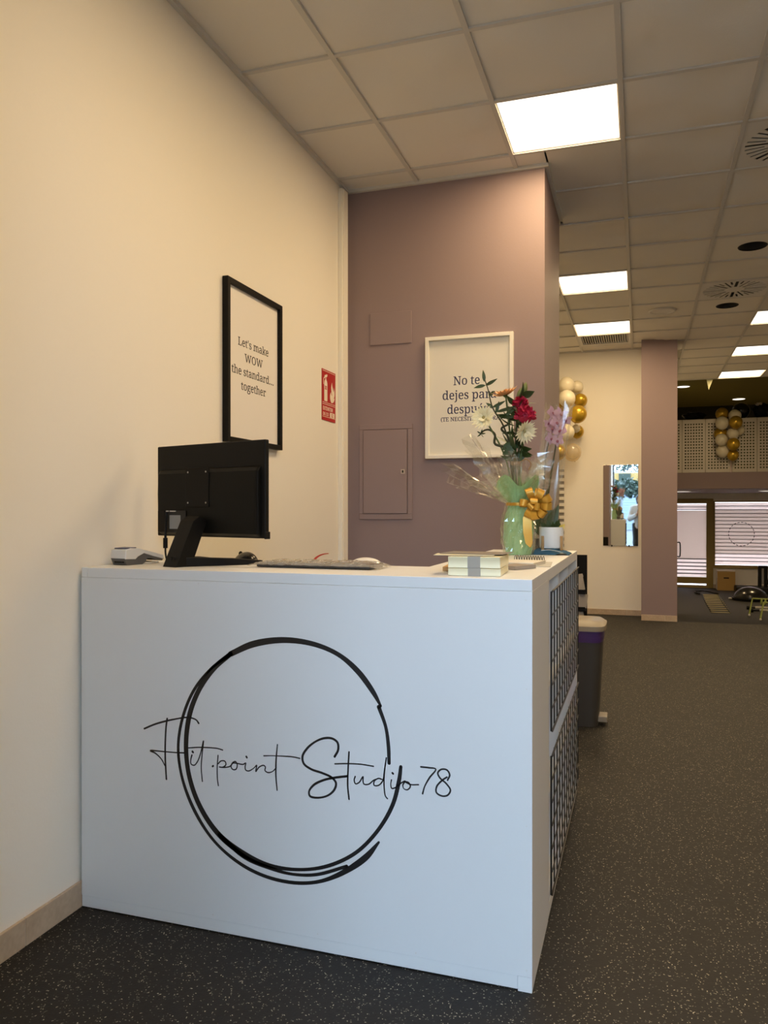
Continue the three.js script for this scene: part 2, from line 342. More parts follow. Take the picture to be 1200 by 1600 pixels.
holeAt.forEach(([x, d], k) => {
  const t = thing('recessed_downlight', k ? 'round black recessed opening beyond the pinwheel diffuser' : 'round black recessed opening before the pinwheel diffuser', 'downlight', 'round black ceiling openings');
  const at = (g, y) => { g.translate(x + 0.3, y, -(d + 0.3)); return g; };
  part(t, 'bezel', at(new THREE.TorusGeometry(0.1, 0.004, 6, 40).rotateX(Math.PI / 2), HB - 0.001), M.black);
  part(t, 'can', [at(new THREE.CylinderGeometry(0.098, 0.098, 0.1, 40, 1, true), HB + 0.05), at(new THREE.CylinderGeometry(0.098, 0.098, 0.004, 40), HB + 0.1)], std(lin(0.03, 0.03, 0.03), 0.7, { side: THREE.DoubleSide }), 'black painted can');
  rebase(t, x + 0.3, H, d + 0.3);
});
ringAt.forEach(([x, d]) => {
  const t = thing('ceiling_speaker', 'round white flush ceiling cover on a board beside the diffuser row', 'speaker');
  const g = new THREE.LatheGeometry([[0, 0.0], [0.1, 0.0], [0.106, -0.006], [0.126, -0.012], [0.132, 0.004]].map(([a, b]) => new THREE.Vector2(a, b)), 40);
  g.translate(x + 0.3, HB - 0.007, -(d + 0.3)); part(t, 'cover', g, M.plate);
  rebase(t, x + 0.3, H, d + 0.3);
});
grilleAt.forEach(([x, d]) => {
  const t = thing('return_grille', 'slatted white air return grille next to a lit panel above the back wall', 'air vent');
  part(t, 'frame', [bx(x + 0.006, x + 0.594, H + 0.0, H + 0.02, d + 0.006, d + 0.04), bx(x + 0.006, x + 0.594, H, H + 0.02, d + 0.5, d + 0.594), bx(x + 0.006, x + 0.04, H, H + 0.02, d + 0.04, d + 0.5), bx(x + 0.56, x + 0.594, H, H + 0.02, d + 0.04, d + 0.5)], M.plate);
  part(t, 'duct', [bx(x + 0.02, x + 0.58, H + 0.115, H + 0.12, d + 0.02, d + 0.58), bx(x + 0.02, x + 0.024, H + 0.02, H + 0.115, d + 0.02, d + 0.58), bx(x + 0.576, x + 0.58, H + 0.02, H + 0.115, d + 0.02, d + 0.58), bx(x + 0.024, x + 0.576, H + 0.02, H + 0.115, d + 0.02, d + 0.024), bx(x + 0.024, x + 0.576, H + 0.02, H + 0.115, d + 0.576, d + 0.58)], M.sheet);
  for (let k = 0; k < 20; k++) { const g = new THREE.BoxGeometry(0.003, 0.028, 0.46); g.rotateZ(0.75); g.translate(x + 0.052 + k * 0.026, H + 0.014, -(d + 0.27)); part(t, 'slat', g, M.plate); }
  rebase(t, x + 0.3, H, d + 0.3);
});

// ------------------------------------------------------------------ reception desk: two white cube shelving units in an L
const TOP = 1.115;
{
  const t = thing('reception_desk', 'white laminate reception counter with a black ring and script logo on its front', 'desk');
  const L = M.laminate;
  // front unit, its closed back towards the entrance
  part(t, 'front_panel', bx(0.012, 1.4755, 0.042, 1.083, 2.114, 2.122, 0.0012), L);
  part(t, 'top_board', bx(0.036, 1.475, 1.0835, TOP, 2.115, 2.503, 0.0015), L);
  part(t, 'corner_cap', bx(0.012, 0.0352, 1.0835, TOP, 2.115, 2.503, 0.0015), L);
  part(t, 'bottom_board', bx(0.012, 1.436, 0.004, 0.0415, 2.116, 2.503, 0.0015), L);
  part(t, 'side_board', bx(1.4365, 1.475, 0.0, 1.083, 2.1225, 2.503, 0.0015), L);
  part(t, 'side_board', bx(0.012, 0.05, 0.042, 1.083, 2.1225, 2.503, 0.0015), L);
  part(t, 'corner_foot', bx(1.4365, 1.4755, 0.0, 0.0415, 2.1145, 2.1225, 0.001), L);
  for (const y of [0.388, 0.736]) part(t, 'shelf', bx(0.05, 1.4365, y - 0.008, y + 0.008, 2.124, 2.49), L);
  for (const x of [0.39, 0.744, 1.098]) part(t, 'divider', bx(x - 0.008, x + 0.008, 0.0415, 1.083, 2.1225, 2.48), L);
  // side wing, open towards the room
  const e0 = 2.504, e1 = 3.7, xw = 1.085;
  part(t, 'top_board', bx(xw, 1.475, 1.077, TOP, e0, e1, 0.0015), L);
  part(t, 'bottom_board', bx(xw, 1.475, 0.004, 0.042, e0, e1, 0.0015), L);
  part(t, 'side_board', bx(xw, 1.475, 0.042, 1.077, e1 - 0.038, e1, 0.0015), L);
  part(t, 'side_board', bx(xw, 1.475, 0.042, 1.077, e0, e0 + 0.02), L);
  part(t, 'back_board', bx(xw, xw + 0.006, 0.042, 1.077, e0 + 0.02, e1 - 0.038), L);
  for (const y of [0.388, 0.736]) part(t, 'shelf', bx(xw + 0.006, 1.47, y - 0.008, y + 0.008, e0 + 0.02, e1 - 0.038), L);
  for (const d of [2.906, 3.284]) part(t, 'divider', bx(xw + 0.006, 1.468, 0.042, 1.077, d - 0.008, d + 0.008), L);
  for (const [x, y] of [[0.03, 0.075], [1.46, 0.06], [1.46, 0.45], [1.46, 0.82], [1.458, 1.06], [0.5, 0.055], [0.85, 0.055], [0.45, 1.075], [1.15, 0.052]]) {
    const g = new THREE.CylinderGeometry(0.0022, 0.0022, 0.0008, 10); g.rotateX(Math.PI / 2); g.translate(x, y, -2.1138); part(t, 'nail_head', g, M.plate);
  }
  // black wire mesh panels hung in front of the cubes
  for (const [y0, y1] of [[0.595, 1.042], [0.07, 0.515]]) {
    const wp = new THREE.Group(); wp.name = 'wire_panel'; t.add(wp); wp.userData.label = 'black wire mesh panel';
    const a = 2.535, b = 3.66, x = 1.481;
    for (let k = 0; k < 13; k++) { const d = a + (b - a) * k / 12; const r = k === 0 || k === 12 ? 0.0034 : 0.0025; part(wp, 'wire', tube([V(x, y0, d), V(x, y1, d)], r, 1, 6), M.wire); }
    for (let k = 0; k < 7; k++) { const y = y0 + (y1 - y0) * k / 6; const r = k === 0 || k === 6 ? 0.0034 : 0.0025; part(wp, 'wire', tube([V(x + 0.003, y, a), V(x + 0.003, y, b)], r, 1, 6), M.wire); }
  }
  // vinyl lettering and ring: hand-drawn strokes as flat ribbons (x mm, y mm, width in tenths of a mm)
  const strokes = [
  [254,608,60, 292,625,60, 334,639,60, 372,649,50, 404,656,50, 427,656,50, 443,651,50, 451,642,60],
  [338,647,60, 334,621,60, 331,572,60, 331,520,60, 333,484,60, 335,456,60],
  [401,545,50, 367,543,40, 330,542,40, 276,540,50, 294,534,50, 316,518,40, 331,496,40],
  [427,541,50, 423,525,40, 424,513,40, 435,510,40, 447,523,40, 458,550,40, 468,589,40, 463,545,40, 460,505,40, 464,463,40],
  [415,562,40, 449,567,40, 494,570,40, 517,570,40, 535,567,40],
  [429,552,70, 431,550,70],
  [500,513,60, 502,515,60],
  [519,549,40, 516,510,40, 517,475,40, 520,456,40],
  [519,523,40, 530,533,40, 543,533,40, 546,523,40, 534,514,40, 522,514,40, 539,514,40, 561,520,40, 570,532,40, 579,536,40, 585,527,40, 581,513,40, 570,511,40, 564,519,40, 570,530,40, 583,531,40, 605,530,40, 614,535,40, 612,524,40, 614,514,40, 624,512,40, 642,523,30, 651,532,40, 648,513,40, 659,527,40, 674,534,40, 680,530,40, 679,519,40, 689,514,40, 704,519,30, 716,531,40],
  [616,555,60, 618,552,60],
  [720,601,40, 716,558,50, 715,508,50, 719,464,40],
  [675,563,40, 704,566,30, 754,569,40],
  [754,569,40, 773,569,40, 793,567,40],
  [904,583,70, 915,604,70, 913,625,70, 897,635,70, 872,634,70, 843,621,60, 817,599,70, 802,574,70, 806,553,70, 829,539,70, 865,531,70, 895,521,70, 908,507,70, 904,488,70, 884,468,60, 852,457,60, 826,459,70, 823,472,60, 838,493,70, 870,511,70, 906,522,70, 943,530,70],
  [949,601,50, 946,551,50, 945,500,50, 949,464,50],
  [905,562,40, 938,566,40, 982,569,40, 1009,568,40, 1024,567,40],
  [968,532,40, 965,521,40, 969,511,40, 980,516,40, 992,534,40, 992,522,40, 995,513,40, 1009,514,40, 1026,528,40, 1044,534,30, 1050,532,40, 1039,534,40, 1026,524,40, 1026,513,40, 1039,514,40, 1052,529,40, 1057,558,40, 1063,597,40, 1057,554,40, 1056,513,40, 1060,486,40, 1066,479,40],
  [1078,534,40, 1076,521,30, 1079,510,40, 1091,514,40, 1108,529,40, 1119,535,40, 1112,523,40, 1115,513,30, 1125,511,40, 1134,521,40, 1129,532,40, 1119,533,40, 1134,527,40, 1158,529,40],
  [1081,554,60, 1083,552,60],
  [1165,580,50, 1186,580,50, 1208,578,40, 1190,552,50, 1176,526,40, 1170,505,50],
  [1242,551,50, 1248,566,50, 1240,579,50, 1224,579,50, 1214,568,50, 1220,555,50, 1238,541,50, 1250,524,50, 1242,509,50, 1226,505,50, 1210,513,50, 1211,530,50, 1228,550,50, 1240,559,50],
  [1046,742,70, 1023,780,150, 977,836,170, 917,881,140, 838,908,150, 739,915,180, 638,897,200, 562,863,170],
  [562,863,120, 495,814,90, 436,746,100, 396,661,100, 378,564,100, 391,470,100, 435,371,120, 504,285,100, 590,229,110, 683,200,110, 784,196,110, 864,214,110, 942,256,160, 1002,304,180, 1040,351,70],
  [562,863,150, 504,815,170, 451,743,160, 418,663,170, 406,566,160, 418,472,160, 457,382,170, 523,305,180, 609,257,200, 693,235,140, 793,237,100, 881,260,110, 968,310,110, 1036,383,110, 1082,464,120, 1101,537,120, 1106,574,100],
  [1040,739,120, 1061,683,100, 1069,629,110, 1071,581,100],
  [523,305,130, 609,250,150, 693,228,120, 766,220,90, 846,230,100, 942,268,100],
  ];
  const g = [];
  for (const s of strokes) {
    const pts = [];
    for (let i = 0; i < s.length; i += 3) pts.push(new THREE.Vector3(s[i] / 1000, s[i + 1] / 1000, s[i + 2] / 10000));
    const c = new THREE.CatmullRomCurve3(pts, false, 'centripetal'), n = Math.max(6, pts.length * 9), q = c.getPoints(n);
    const pos = [], idx = [], nor = [];
    for (let i = 0; i <= n; i++) {
      const a = q[Math.max(0, i - 1)], b = q[Math.min(n, i + 1)], dx = b.x - a.x, dy = b.y - a.y, l = Math.hypot(dx, dy) || 1, w = q[i].z / 2;
      pos.push(q[i].x - dy / l * w, q[i].y + dx / l * w, -2.1132, q[i].x + dy / l * w, q[i].y - dx / l * w, -2.1132); nor.push(0, 0, 1, 0, 0, 1);
      if (i < n) { const k = 2 * i; idx.push(k, k + 1, k + 2, k + 1, k + 3, k + 2); }
    }
    const r = new THREE.BufferGeometry(); r.setAttribute('position', new THREE.Float32BufferAttribute(pos, 3)); r.setAttribute('normal', new THREE.Float32BufferAttribute(nor, 3)); r.setIndex(idx); r.setAttribute('uv', new THREE.Float32BufferAttribute(new Float32Array(pos.length / 3 * 2), 2)); g.push(r);
    for (const k of [0, n]) { const d = new THREE.CircleGeometry(q[k].z / 2, 14); d.translate(q[k].x, q[k].y, -2.1132); g.push(d); }
  }
  part(t, 'vinyl_logo', g, M.vinyl, 'black vinyl brush ring with script lettering');
  rebase(t, 0.74, 0, 2.3);
}
// things on the shelves behind the mesh
{
  const boxOn = (x0, x1, y0, h, d0, d1, c, label, n = 'carton', cat = 'box') => {
    const t = thing(n, label, cat);
    part(t, 'body', bx(x0, x1, y0, y0 + h, d0, d1, 0.003), std(c, 0.6));
    part(t, 'lid', bx(x0 - 0.002, x1 + 0.002, y0 + h, y0 + h + 0.012, d0 - 0.002, d1 + 0.002, 0.002), std(c.clone().multiplyScalar(1.1), 0.6));
    rebase(t, (x0 + x1) / 2, y0, (d0 + d1) / 2);
  };
  boxOn(1.3, 1.445, 0.397, 0.19, 3.36, 3.46, lin(0.72, 0.03, 0.12), 'bright pink carton on the middle shelf behind the wire mesh', 'pink_carton');
  boxOn(1.16, 1.4, 0.043, 0.26, 2.95, 3.2, lin(0.62, 0.58, 0.52), 'large pale storage box on the lowest shelf behind the wire mesh');
  boxOn(1.2, 1.42, 0.043, 0.2, 3.32, 3.6, lin(0.12, 0.12, 0.13), 'dark grey storage box on the lowest shelf behind the wire mesh');
  boxOn(1.2, 1.42, 0.745, 0.14, 3.33, 3.6, lin(0.66, 0.6, 0.5), 'cream shoebox on the upper shelf behind the wire mesh');
  boxOn(1.18, 1.4, 0.043, 0.17, 2.6, 2.85, lin(0.5, 0.42, 0.3), 'low tan box on the lowest shelf behind the wire mesh');
  const bottle = (x, y, d, c, label) => {
    const t = thing('bottle', label, 'bottle', 'bottles behind the wire mesh');
    const g = new THREE.LatheGeometry([[0, 0], [0.032, 0], [0.035, 0.006], [0.035, 0.12], [0.028, 0.145], [0.014, 0.16], [0.014, 0.175], [0, 0.175]].map(([a, b]) => new THREE.Vector2(a, b)), 24);
    g.translate(x, y, -d); part(t, 'body', g, std(c, 0.3));
    const k = new THREE.CylinderGeometry(0.017, 0.017, 0.025, 20); k.translate(x, y + 0.187, -d); part(t, 'cap', k, M.black);
    rebase(t, x, y, d);
  };
  bottle(1.38, 0.745, 2.98, lin(0.7, 0.66, 0.6), 'white bottle with black cap on the upper shelf');
  bottle(1.36, 0.745, 3.08, lin(0.62, 0.3, 0.28), 'salmon bottle with black cap on the upper shelf');
  bottle(1.39, 0.745, 3.18, lin(0.68, 0.66, 0.62), 'white bottle with black cap beside the salmon one');
  bottle(1.38, 0.397, 2.7, lin(0.03, 0.03, 0.035), 'black bottle on the middle shelf behind the wire mesh');
  bottle(1.38, 0.397, 3.05, lin(0.6, 0.55, 0.45), 'beige bottle on the middle shelf behind the wire mesh');
}

// ------------------------------------------------------------------ on the counter
{ // monitor, its back to the entrance
  const t = thing('computer_monitor', 'black computer monitor seen from behind on the white counter', 'monitor');
  const y0 = 0.096, y1 = 0.416, w = 0.268;
  const lb = (x0, x1, ya, yb, z0, z1, r = 0.003) => bx(x0, x1, ya, yb, -z1, -z0, r);
  part(t, 'panel', lb(-w, w, y0, y1, -0.012, 0.006, 0.004), M.black);
  part(t, 'screen', lb(-w + 0.008, w - 0.008, y0 + 0.018, y1 - 0.008, -0.0135, -0.0115, 0.0005), M.gloss);
  part(t, 'chin', lb(w - 0.004, w + 0.003, y0 - 0.002, y0 + 0.022, -0.014, 0.008, 0.002), M.black);
  // lower, thicker back cover: chamfered prism
  const s = new THREE.Shape([[0.006, y0 + 0.006], [0.020, y0 + 0.016], [0.0235, y0 + 0.15], [0.0215, y1 - 0.102], [0.015, y1 - 0.092], [0.006, y1 - 0.086]].map(([a, b]) => new THREE.Vector2(a, b)));
  const g = new THREE.ExtrudeGeometry(s, { depth: 2 * w - 0.064, bevelEnabled: true, bevelSize: 0.005, bevelThickness: 0.012, bevelSegments: 3 });
  g.rotateY(-Math.PI / 2); g.translate(w - 0.032, 0, -0.004);
  part(t, 'back_cover', g, phy(lin(0.005, 0.0048, 0.004), 0.45, { specularIntensity: 0.3 }));
  const plate = part(t, 'mount_plate', lb(-0.092, 0.024, 0.198, 0.332, 0.0235, 0.0268, 0.0015), phy(lin(0.007, 0.006, 0.005), 0.5, { specularIntensity: 0.3 }));
  for (const [x, y] of [[-0.079, 0.318], [0.011, 0.318], [-0.079, 0.213], [0.011, 0.213]]) { const c = new THREE.CylinderGeometry(0.003, 0.003, 0.002, 12); c.rotateX(Math.PI / 2); c.translate(x, y, 0.0272); part(plate, 'screw', c, std(lin(0.5, 0.48, 0.45), 0.3, { metalness: 0.8 })); }
  part(t, 'port_recess', [lb(-0.238, -0.092, 0.11, 0.186, 0.024, 0.0262, 0.0005)], std(lin(0.006, 0.006, 0.006), 0.6));
  part(t, 'port_cover', lb(-0.238, -0.2, 0.11, 0.186, 0.0245, 0.029, 0.002), phy(lin(0.007, 0.006, 0.005), 0.5, { specularIntensity: 0.3 }));
  part(t, 'port', [lb(-0.192, -0.18, 0.182, 0.186, 0.026, 0.03, 0.0005), lb(-0.172, -0.142, 0.182, 0.186, 0.026, 0.03, 0.0005)], std(lin(0.6, 0.58, 0.55), 0.3, { metalness: 0.7 }), 'silver port rims');
  part(t, 'rating_label', lb(-0.176, -0.118, 0.122, 0.17, 0.0265, 0.0275, 0.0003), std(0xffffff, 0.5, { map: canvasTex(128, 106, (c, W, Hh) => { c.fillStyle = '#8b8b88'; c.fillRect(0, 0, W, Hh); c.fillStyle = '#4c4c4c'; for (let k = 0; k < 9; k++) c.fillRect(8, 8 + k * 10, 30 + (k * 37) % 70, 4); c.fillStyle = '#bdbdb8'; c.fillRect(6, 60, 54, 24); }) }), 'pale grey rating sticker');
  // neck leaning back, two splayed feet
  const neck = (pts, d) => { const q = new THREE.ExtrudeGeometry(new THREE.Shape(pts.map(([a, b]) => new THREE.Vector2(a, b))), { depth: d, bevelEnabled: true, bevelSize: 0.002, bevelThickness: 0.002, bevelSegments: 2 }); return q; };
  const n1 = neck([[0.148, 0.002], [0.085, 0.002], [0.02, 0.15], [0.05, 0.165], [0.075, 0.15]], 0.062); n1.rotateY(-Math.PI / 2); n1.translate(0.004, 0, 0);
  part(t, 'neck', n1, M.black);
  for (const sx of [-1, 1]) {
    const q = new THREE.ExtrudeGeometry(new THREE.Shape([[0, 0.002], [0.3, 0.002], [0.3, 0.012], [0.2, 0.022], [0, 0.032]].map(([a, b]) => new THREE.Vector2(a, b))), { depth: 0.02, bevelEnabled: true, bevelSize: 0.002, bevelThickness: 0.002, bevelSegments: 1 });
    q.translate(0, 0, -0.01); q.rotateY(sx > 0 ? 1.1 : Math.PI - 1.1); q.translate(-0.022, 0, 0.135); part(t, 'foot', q, M.black);
  }
  t.position.copy(V(0.352, TOP, 2.345)); t.rotation.y = -0.3;
  // power lead hanging from the port recess
  const plug = new THREE.CylinderGeometry(0.008, 0.008, 0.036, 14); plug.translate(-0.186, 0.072, 0.037);
  part(t, 'power_lead', [tube([[-0.186, 0.18, 0.033], [-0.186, 0.09, 0.037]].map((a) => new THREE.Vector3(...a)), 0.0045, 4), plug, tube([[-0.186, 0.056, 0.037], [-0.184, 0.035, 0.038], [-0.168, 0.012, 0.042], [-0.12, 0.0035, 0.03], [-0.1, 0.0035, -0.03], [-0.13, 0.0035, -0.08]].map((a) => new THREE.Vector3(...a)), 0.0032, 40)], M.black, 'thin black power lead');
}
{ // card payment terminal
  const t = thing('card_terminal', 'white and grey card payment terminal lying on the counter end', 'card reader');
  const W = 0.072;
  const ex = (pts, w, b = 0.003) => { const g = new THREE.ExtrudeGeometry(new THREE.Shape(pts.map(([a, c]) => new THREE.Vector2(a, c))), { depth: w - 2 * b, bevelEnabled: true, bevelSize: b, bevelThickness: b, bevelSegments: 3 }); g.translate(0, 0, -w / 2 + b); return g; };
  // x runs from the printer end towards the keypad end
  part(t, 'upper_shell', ex([[0.004, 0.024], [0.006, 0.05], [0.03, 0.055], [0.062, 0.053], [0.175, 0.026], [0.177, 0.016], [0.13, 0.028], [0.085, 0.041], [0.056, 0.03], [0.046, 0.022]], W), std(lin(0.66, 0.65, 0.62), 0.35));
  part(t, 'lower_shell', ex([[0.012, 0.003], [0.003, 0.021], [0.047, 0.02], [0.085, 0.038], [0.13, 0.026], [0.174, 0.014], [0.172, 0.011], [0.138, 0.016], [0.125, 0.022], [0.1, 0.022], [0.092, 0.009], [0.08, 0.003]], W - 0.003), std(lin(0.09, 0.085, 0.08), 0.5));
  const scr = bx(-0.023, 0.023, 0, 0.003, -0.028, 0.028, 0.0008); scr.rotateZ(0.03); scr.translate(0.034, 0.0562, 0); part(t, 'paper_cover', scr, std(lin(0.05, 0.055, 0.13), 0.4), 'dark blue printer cover');
  part(t, 'port', bx(0.0005, 0.012, 0.008, 0.013, -0.024, 0.018, 0.001), M.black);
  part(t, 'card', bx(0.075, 0.16, 0.001, 0.006, -0.03, 0.03, 0.001), std(lin(0.66, 0.6, 0.5), 0.4), 'pale base under the keypad');
  t.position.copy(V(0.062, TOP, 2.235)); t.rotation.y = 1.38;
}
{ // black mouse
  const t = thing('computer_mouse', 'black computer mouse behind the foot of the monitor', 'mouse');
  const g = new THREE.SphereGeometry(1, 28, 18, 0, Math.PI * 2, 0, Math.PI / 2); g.scale(0.034, 0.036, 0.056);
  const p = g.attributes.position; for (let i = 0; i < p.count; i++) { const z = p.getZ(i); p.setX(i, p.getX(i) * (1 - 0.15 * Math.cos(z / 0.056 * 1.5))); p.setY(i, p.getY(i) * (1 + 0.15 * z / 0.056)); } g.computeVertexNormals();
  part(t, 'shell', g, M.gloss);
  const wh = new THREE.TorusGeometry(0.008, 0.003, 8, 18); wh.rotateY(Math.PI / 2); wh.translate(0, 0.026, -0.034); part(t, 'wheel', wh, M.black);
  part(t, 'side_key', bx(0.0265, 0.031, 0.018, 0.022, -0.01, 0.02, 0.001), std(lin(0.6, 0.58, 0.55), 0.3), 'silver thumb key');
  t.position.copy(V(0.428, TOP, 2.462)); t.rotation.y = 1.0; t.scale.setScalar(1.12);
}
{ // white mouse
  const t = thing('white_mouse', 'low white mouse behind the plastic wrapped keyboard', 'mouse');
  const g = new THREE.SphereGeometry(1, 28, 18, 0, Math.PI * 2, 0, Math.PI / 2); g.scale(0.056, 0.028, 0.03);
  part(t, 'shell', g, std(lin(0.74, 0.7, 0.62), 0.35));
  const sq = new THREE.SphereGeometry(1, 24, 6, 0, Math.PI * 2, Math.PI * 0.44, Math.PI * 0.06); sq.scale(0.0565, 0.0285, 0.0305); part(t, 'seam', sq, std(lin(0.5, 0.47, 0.42), 0.5));
  t.position.copy(V(0.872, TOP, 2.478)); t.rotation.y = 0.1;
}
{ // keyboard in a crinkled plastic sleeve
  const t = thing('wrapped_keyboard', 'dark keyboard in a crumpled clear plastic sleeve on the counter', 'keyboard');
  part(t, 'keyboard', bx(-0.2, 0.2, 0.002, 0.016, -0.062, 0.062, 0.004), std(lin(0.045, 0.042, 0.04), 0.5));
  const g = new THREE.PlaneGeometry(0.45, 0.16, 46, 16); g.rotateX(-Math.PI / 2); const p = g.attributes.position;
  for (let i = 0; i < p.count; i++) {
    const x = p.getX(i), z = p.getZ(i), e = Math.max(Math.abs(x) / 0.225, Math.abs(z) / 0.085), k = Math.max(0, 1 - Math.pow(e, 7));
    p.setY(i, 0.004 + 0.0165 * k + 0.0035 * k * (rnd() - 0.3) + 0.002 * rnd()); p.setX(i, x + 0.004 * (rnd() - 0.5)); p.setZ(i, z + 0.004 * (rnd() - 0.5));
  }
  const q = g.toNonIndexed(); q.computeVertexNormals();
  part(t, 'plastic_sleeve', q, phy(lin(0.75, 0.72, 0.66), 0.12, { transmission: 0.72, thickness: 0, side: THREE.DoubleSide }), 'clear crumpled plastic');
  t.position.copy(V(0.752, TOP, 2.362)); t.rotation.y = -0.02;
}
{ // red strap and small black clip behind it
  const t = thing('red_strap', 'short curled red strap standing up behind the wrapped keyboard', 'strap');
  const g = []; const n = 14, pos = [], idx = [];
  for (let i = 0; i <= n; i++) { const a = i / n * 1.5, x = -0.045 + 0.06 * (1 - Math.cos(a)) , y = 0.036 * Math.sin(a) + 0.002, w = 0.012 * (1 - 0.75 * i / n); for (const s of [-1, 1]) pos.push(x, y + s * w * 0.25, s * w, x + 0.0015, y + s * w * 0.25 + 0.0015, s * w); if (i < n) { const k = 4 * i; idx.push(k, k + 2, k + 4, k + 2, k + 6, k + 4, k + 1, k + 5, k + 3, k + 3, k + 5, k + 7, k, k + 4, k + 1, k + 1, k + 4, k + 5, k + 2, k + 3, k + 6, k + 3, k + 7, k + 6); } }
  const b = new THREE.BufferGeometry(); b.setAttribute('position', new THREE.Float32BufferAttribute(pos, 3)); b.setIndex(idx); b.computeVertexNormals();
  part(t, 'strap', b, std(lin(0.55, 0.03, 0.025), 0.5, { side: THREE.DoubleSide }));
  part(t, 'buckle', bx(-0.085, -0.045, 0.0, 0.011, -0.01, 0.01, 0.003), M.black, 'black clip');
  t.position.copy(V(0.722, TOP, 2.482));
}
{ // two banded pads of leaflets
  const pad = (x, y, d, w, h, l, turn, label) => {
    const t = thing('leaflet_pad', label, 'leaflets', 'pads of leaflets on the counter');
    const c = canvasTex(256, 64, (k, W, Hh) => { k.fillStyle = '#ded8b4'; k.fillRect(0, 0, W, Hh); for (let i = 0; i < 64; i++) { k.fillStyle = i % 3 ? 'rgba(120,105,70,0.16)' : 'rgba(255,250,225,0.5)'; k.fillRect(0, i, W, 1); } });
    part(t, 'sheets', bx(-w / 2, w / 2, 0, h, -l / 2, l / 2, 0.0015), std(0xffffff, 0.75, { map: c }));
    part(t, 'paper_band', [bx(-0.018, 0.018, -0.0005, h + 0.0006, -l / 2 - 0.0008, l / 2 + 0.0008)], std(lin(0.33, 0.31, 0.27), 0.7), 'grey paper band');
    t.position.copy(V(x, y, d)); t.rotation.y = turn;
  };
  pad(1.298, TOP + 0.0006, 2.28, 0.15, 0.021, 0.21, 0.06, 'lower thick banded pad of cream leaflets on the counter');
  pad(1.298, TOP + 0.0228, 2.282, 0.149, 0.032, 0.208, 0.045, 'upper thick banded pad of cream leaflets on the counter');
  const flat = (name, x, y, d, w, l, h, turn, c, label, tilt = 0) => { const o = single(name, bx(-w / 2, w / 2, 0, h, -l / 2, l / 2, h > 0.003 ? 0.001 : 0), std(c, 0.6), label, 'leaflet'); o.position.copy(V(x, y, d)); o.rotation.set(0, turn, tilt); return o; };
  flat('loose_leaflet', 1.262, TOP + 0.0566, 2.25, 0.175, 0.1, 0.0012, 0.12, lin(0.62, 0.56, 0.4), 'loose cream leaflet lying askew on top of the banded pads');
  flat('dark_leaflet', 1.285, TOP + 0.0584, 2.31, 0.19, 0.13, 0.0015, -0.1, lin(0.2, 0.17, 0.14), 'dark printed leaflet on top of the banded pads');
  flat('orange_pad', 1.218, TOP + 0.001, 2.40, 0.1, 0.14, 0.013, 0.1, lin(0.55, 0.33, 0.13), 'thin pad with an orange edge half hidden behind the banded pads');
  flat('folded_leaflet', 1.37, TOP + 0.001, 2.5, 0.085, 0.11, 0.012, -0.5, lin(0.3, 0.25, 0.2), 'dark folded leaflet behind the banded pads');
  flat('grey_card', 1.437, TOP + 0.0005, 2.72, 0.05, 0.25, 0.0012, 0.08, lin(0.45, 0.44, 0.4), 'flat grey plastic strip lying beside the spiral notebook');
}
{ // spiral notebook
  const t = thing('spiral_notebook', 'small white spiral bound notebook lying on the counter', 'notebook');
  part(t, 'pages', bx(-0.058, 0.058, 0.0015, 0.012, -0.085, 0.085, 0.001), std(lin(0.72, 0.68, 0.58), 0.7));
  part(t, 'cover', bx(-0.06, 0.06, 0.012, 0.0133, -0.087, 0.087), std(lin(0.74, 0.7, 0.62), 0.5));
  part(t, 'back_cover', bx(-0.06, 0.06, 0, 0.0015, -0.087, 0.087), std(lin(0.45, 0.28, 0.12), 0.6));
  for (let k = 0; k < 12; k++) { const g = new THREE.TorusGeometry(0.0125, 0.0014, 6, 18); g.rotateY(Math.PI / 2); g.translate(-0.05 + k * 0.0091, 0.0142, -0.087); part(t, 'coil', g, std(lin(0.12, 0.11, 0.1), 0.3, { metalness: 0.6 })); }
  t.position.copy(V(1.37, TOP, 2.68)); t.rotation.y = -0.12;
}
{ // blue cloth
  const g = new THREE.PlaneGeometry(0.17, 0.15, 40, 32); g.rotateX(-Math.PI / 2); const p = g.attributes.position;
  for (let i = 0; i < p.count; i++) {
    const x = p.getX(i), z = p.getZ(i), e = Math.max(Math.abs(x) / 0.085, Math.abs(z) / 0.075), dome = 0.019 * (1 - Math.pow(e, 3));
    p.setY(i, Math.max(0.001, 0.002 + dome + 0.006 * Math.sin(x * 90 + z * 40) * (1 - e * 0.4) + 0.004 * Math.sin(z * 130 - x * 30)));
  }
  g.computeVertexNormals();
  const t = thing('folded_cloth', 'crumpled petrol blue cloth under the white plant pot', 'cloth');
  part(t, 'cloth', g, std(lin(0.03, 0.10, 0.17), 0.9, { side: THREE.DoubleSide }));
  part(t, 'hem', tube([new THREE.Vector3(-0.03, 0.019, 0.066), new THREE.Vector3(0.0, 0.022, 0.062), new THREE.Vector3(0.03, 0.018, 0.066), new THREE.Vector3(0.06, 0.011, 0.07)], 0.0016, 20), std(lin(0.5, 0.55, 0.58), 0.8), 'pale hem');
  t.position.copy(V(1.388, TOP, 3.37));
}

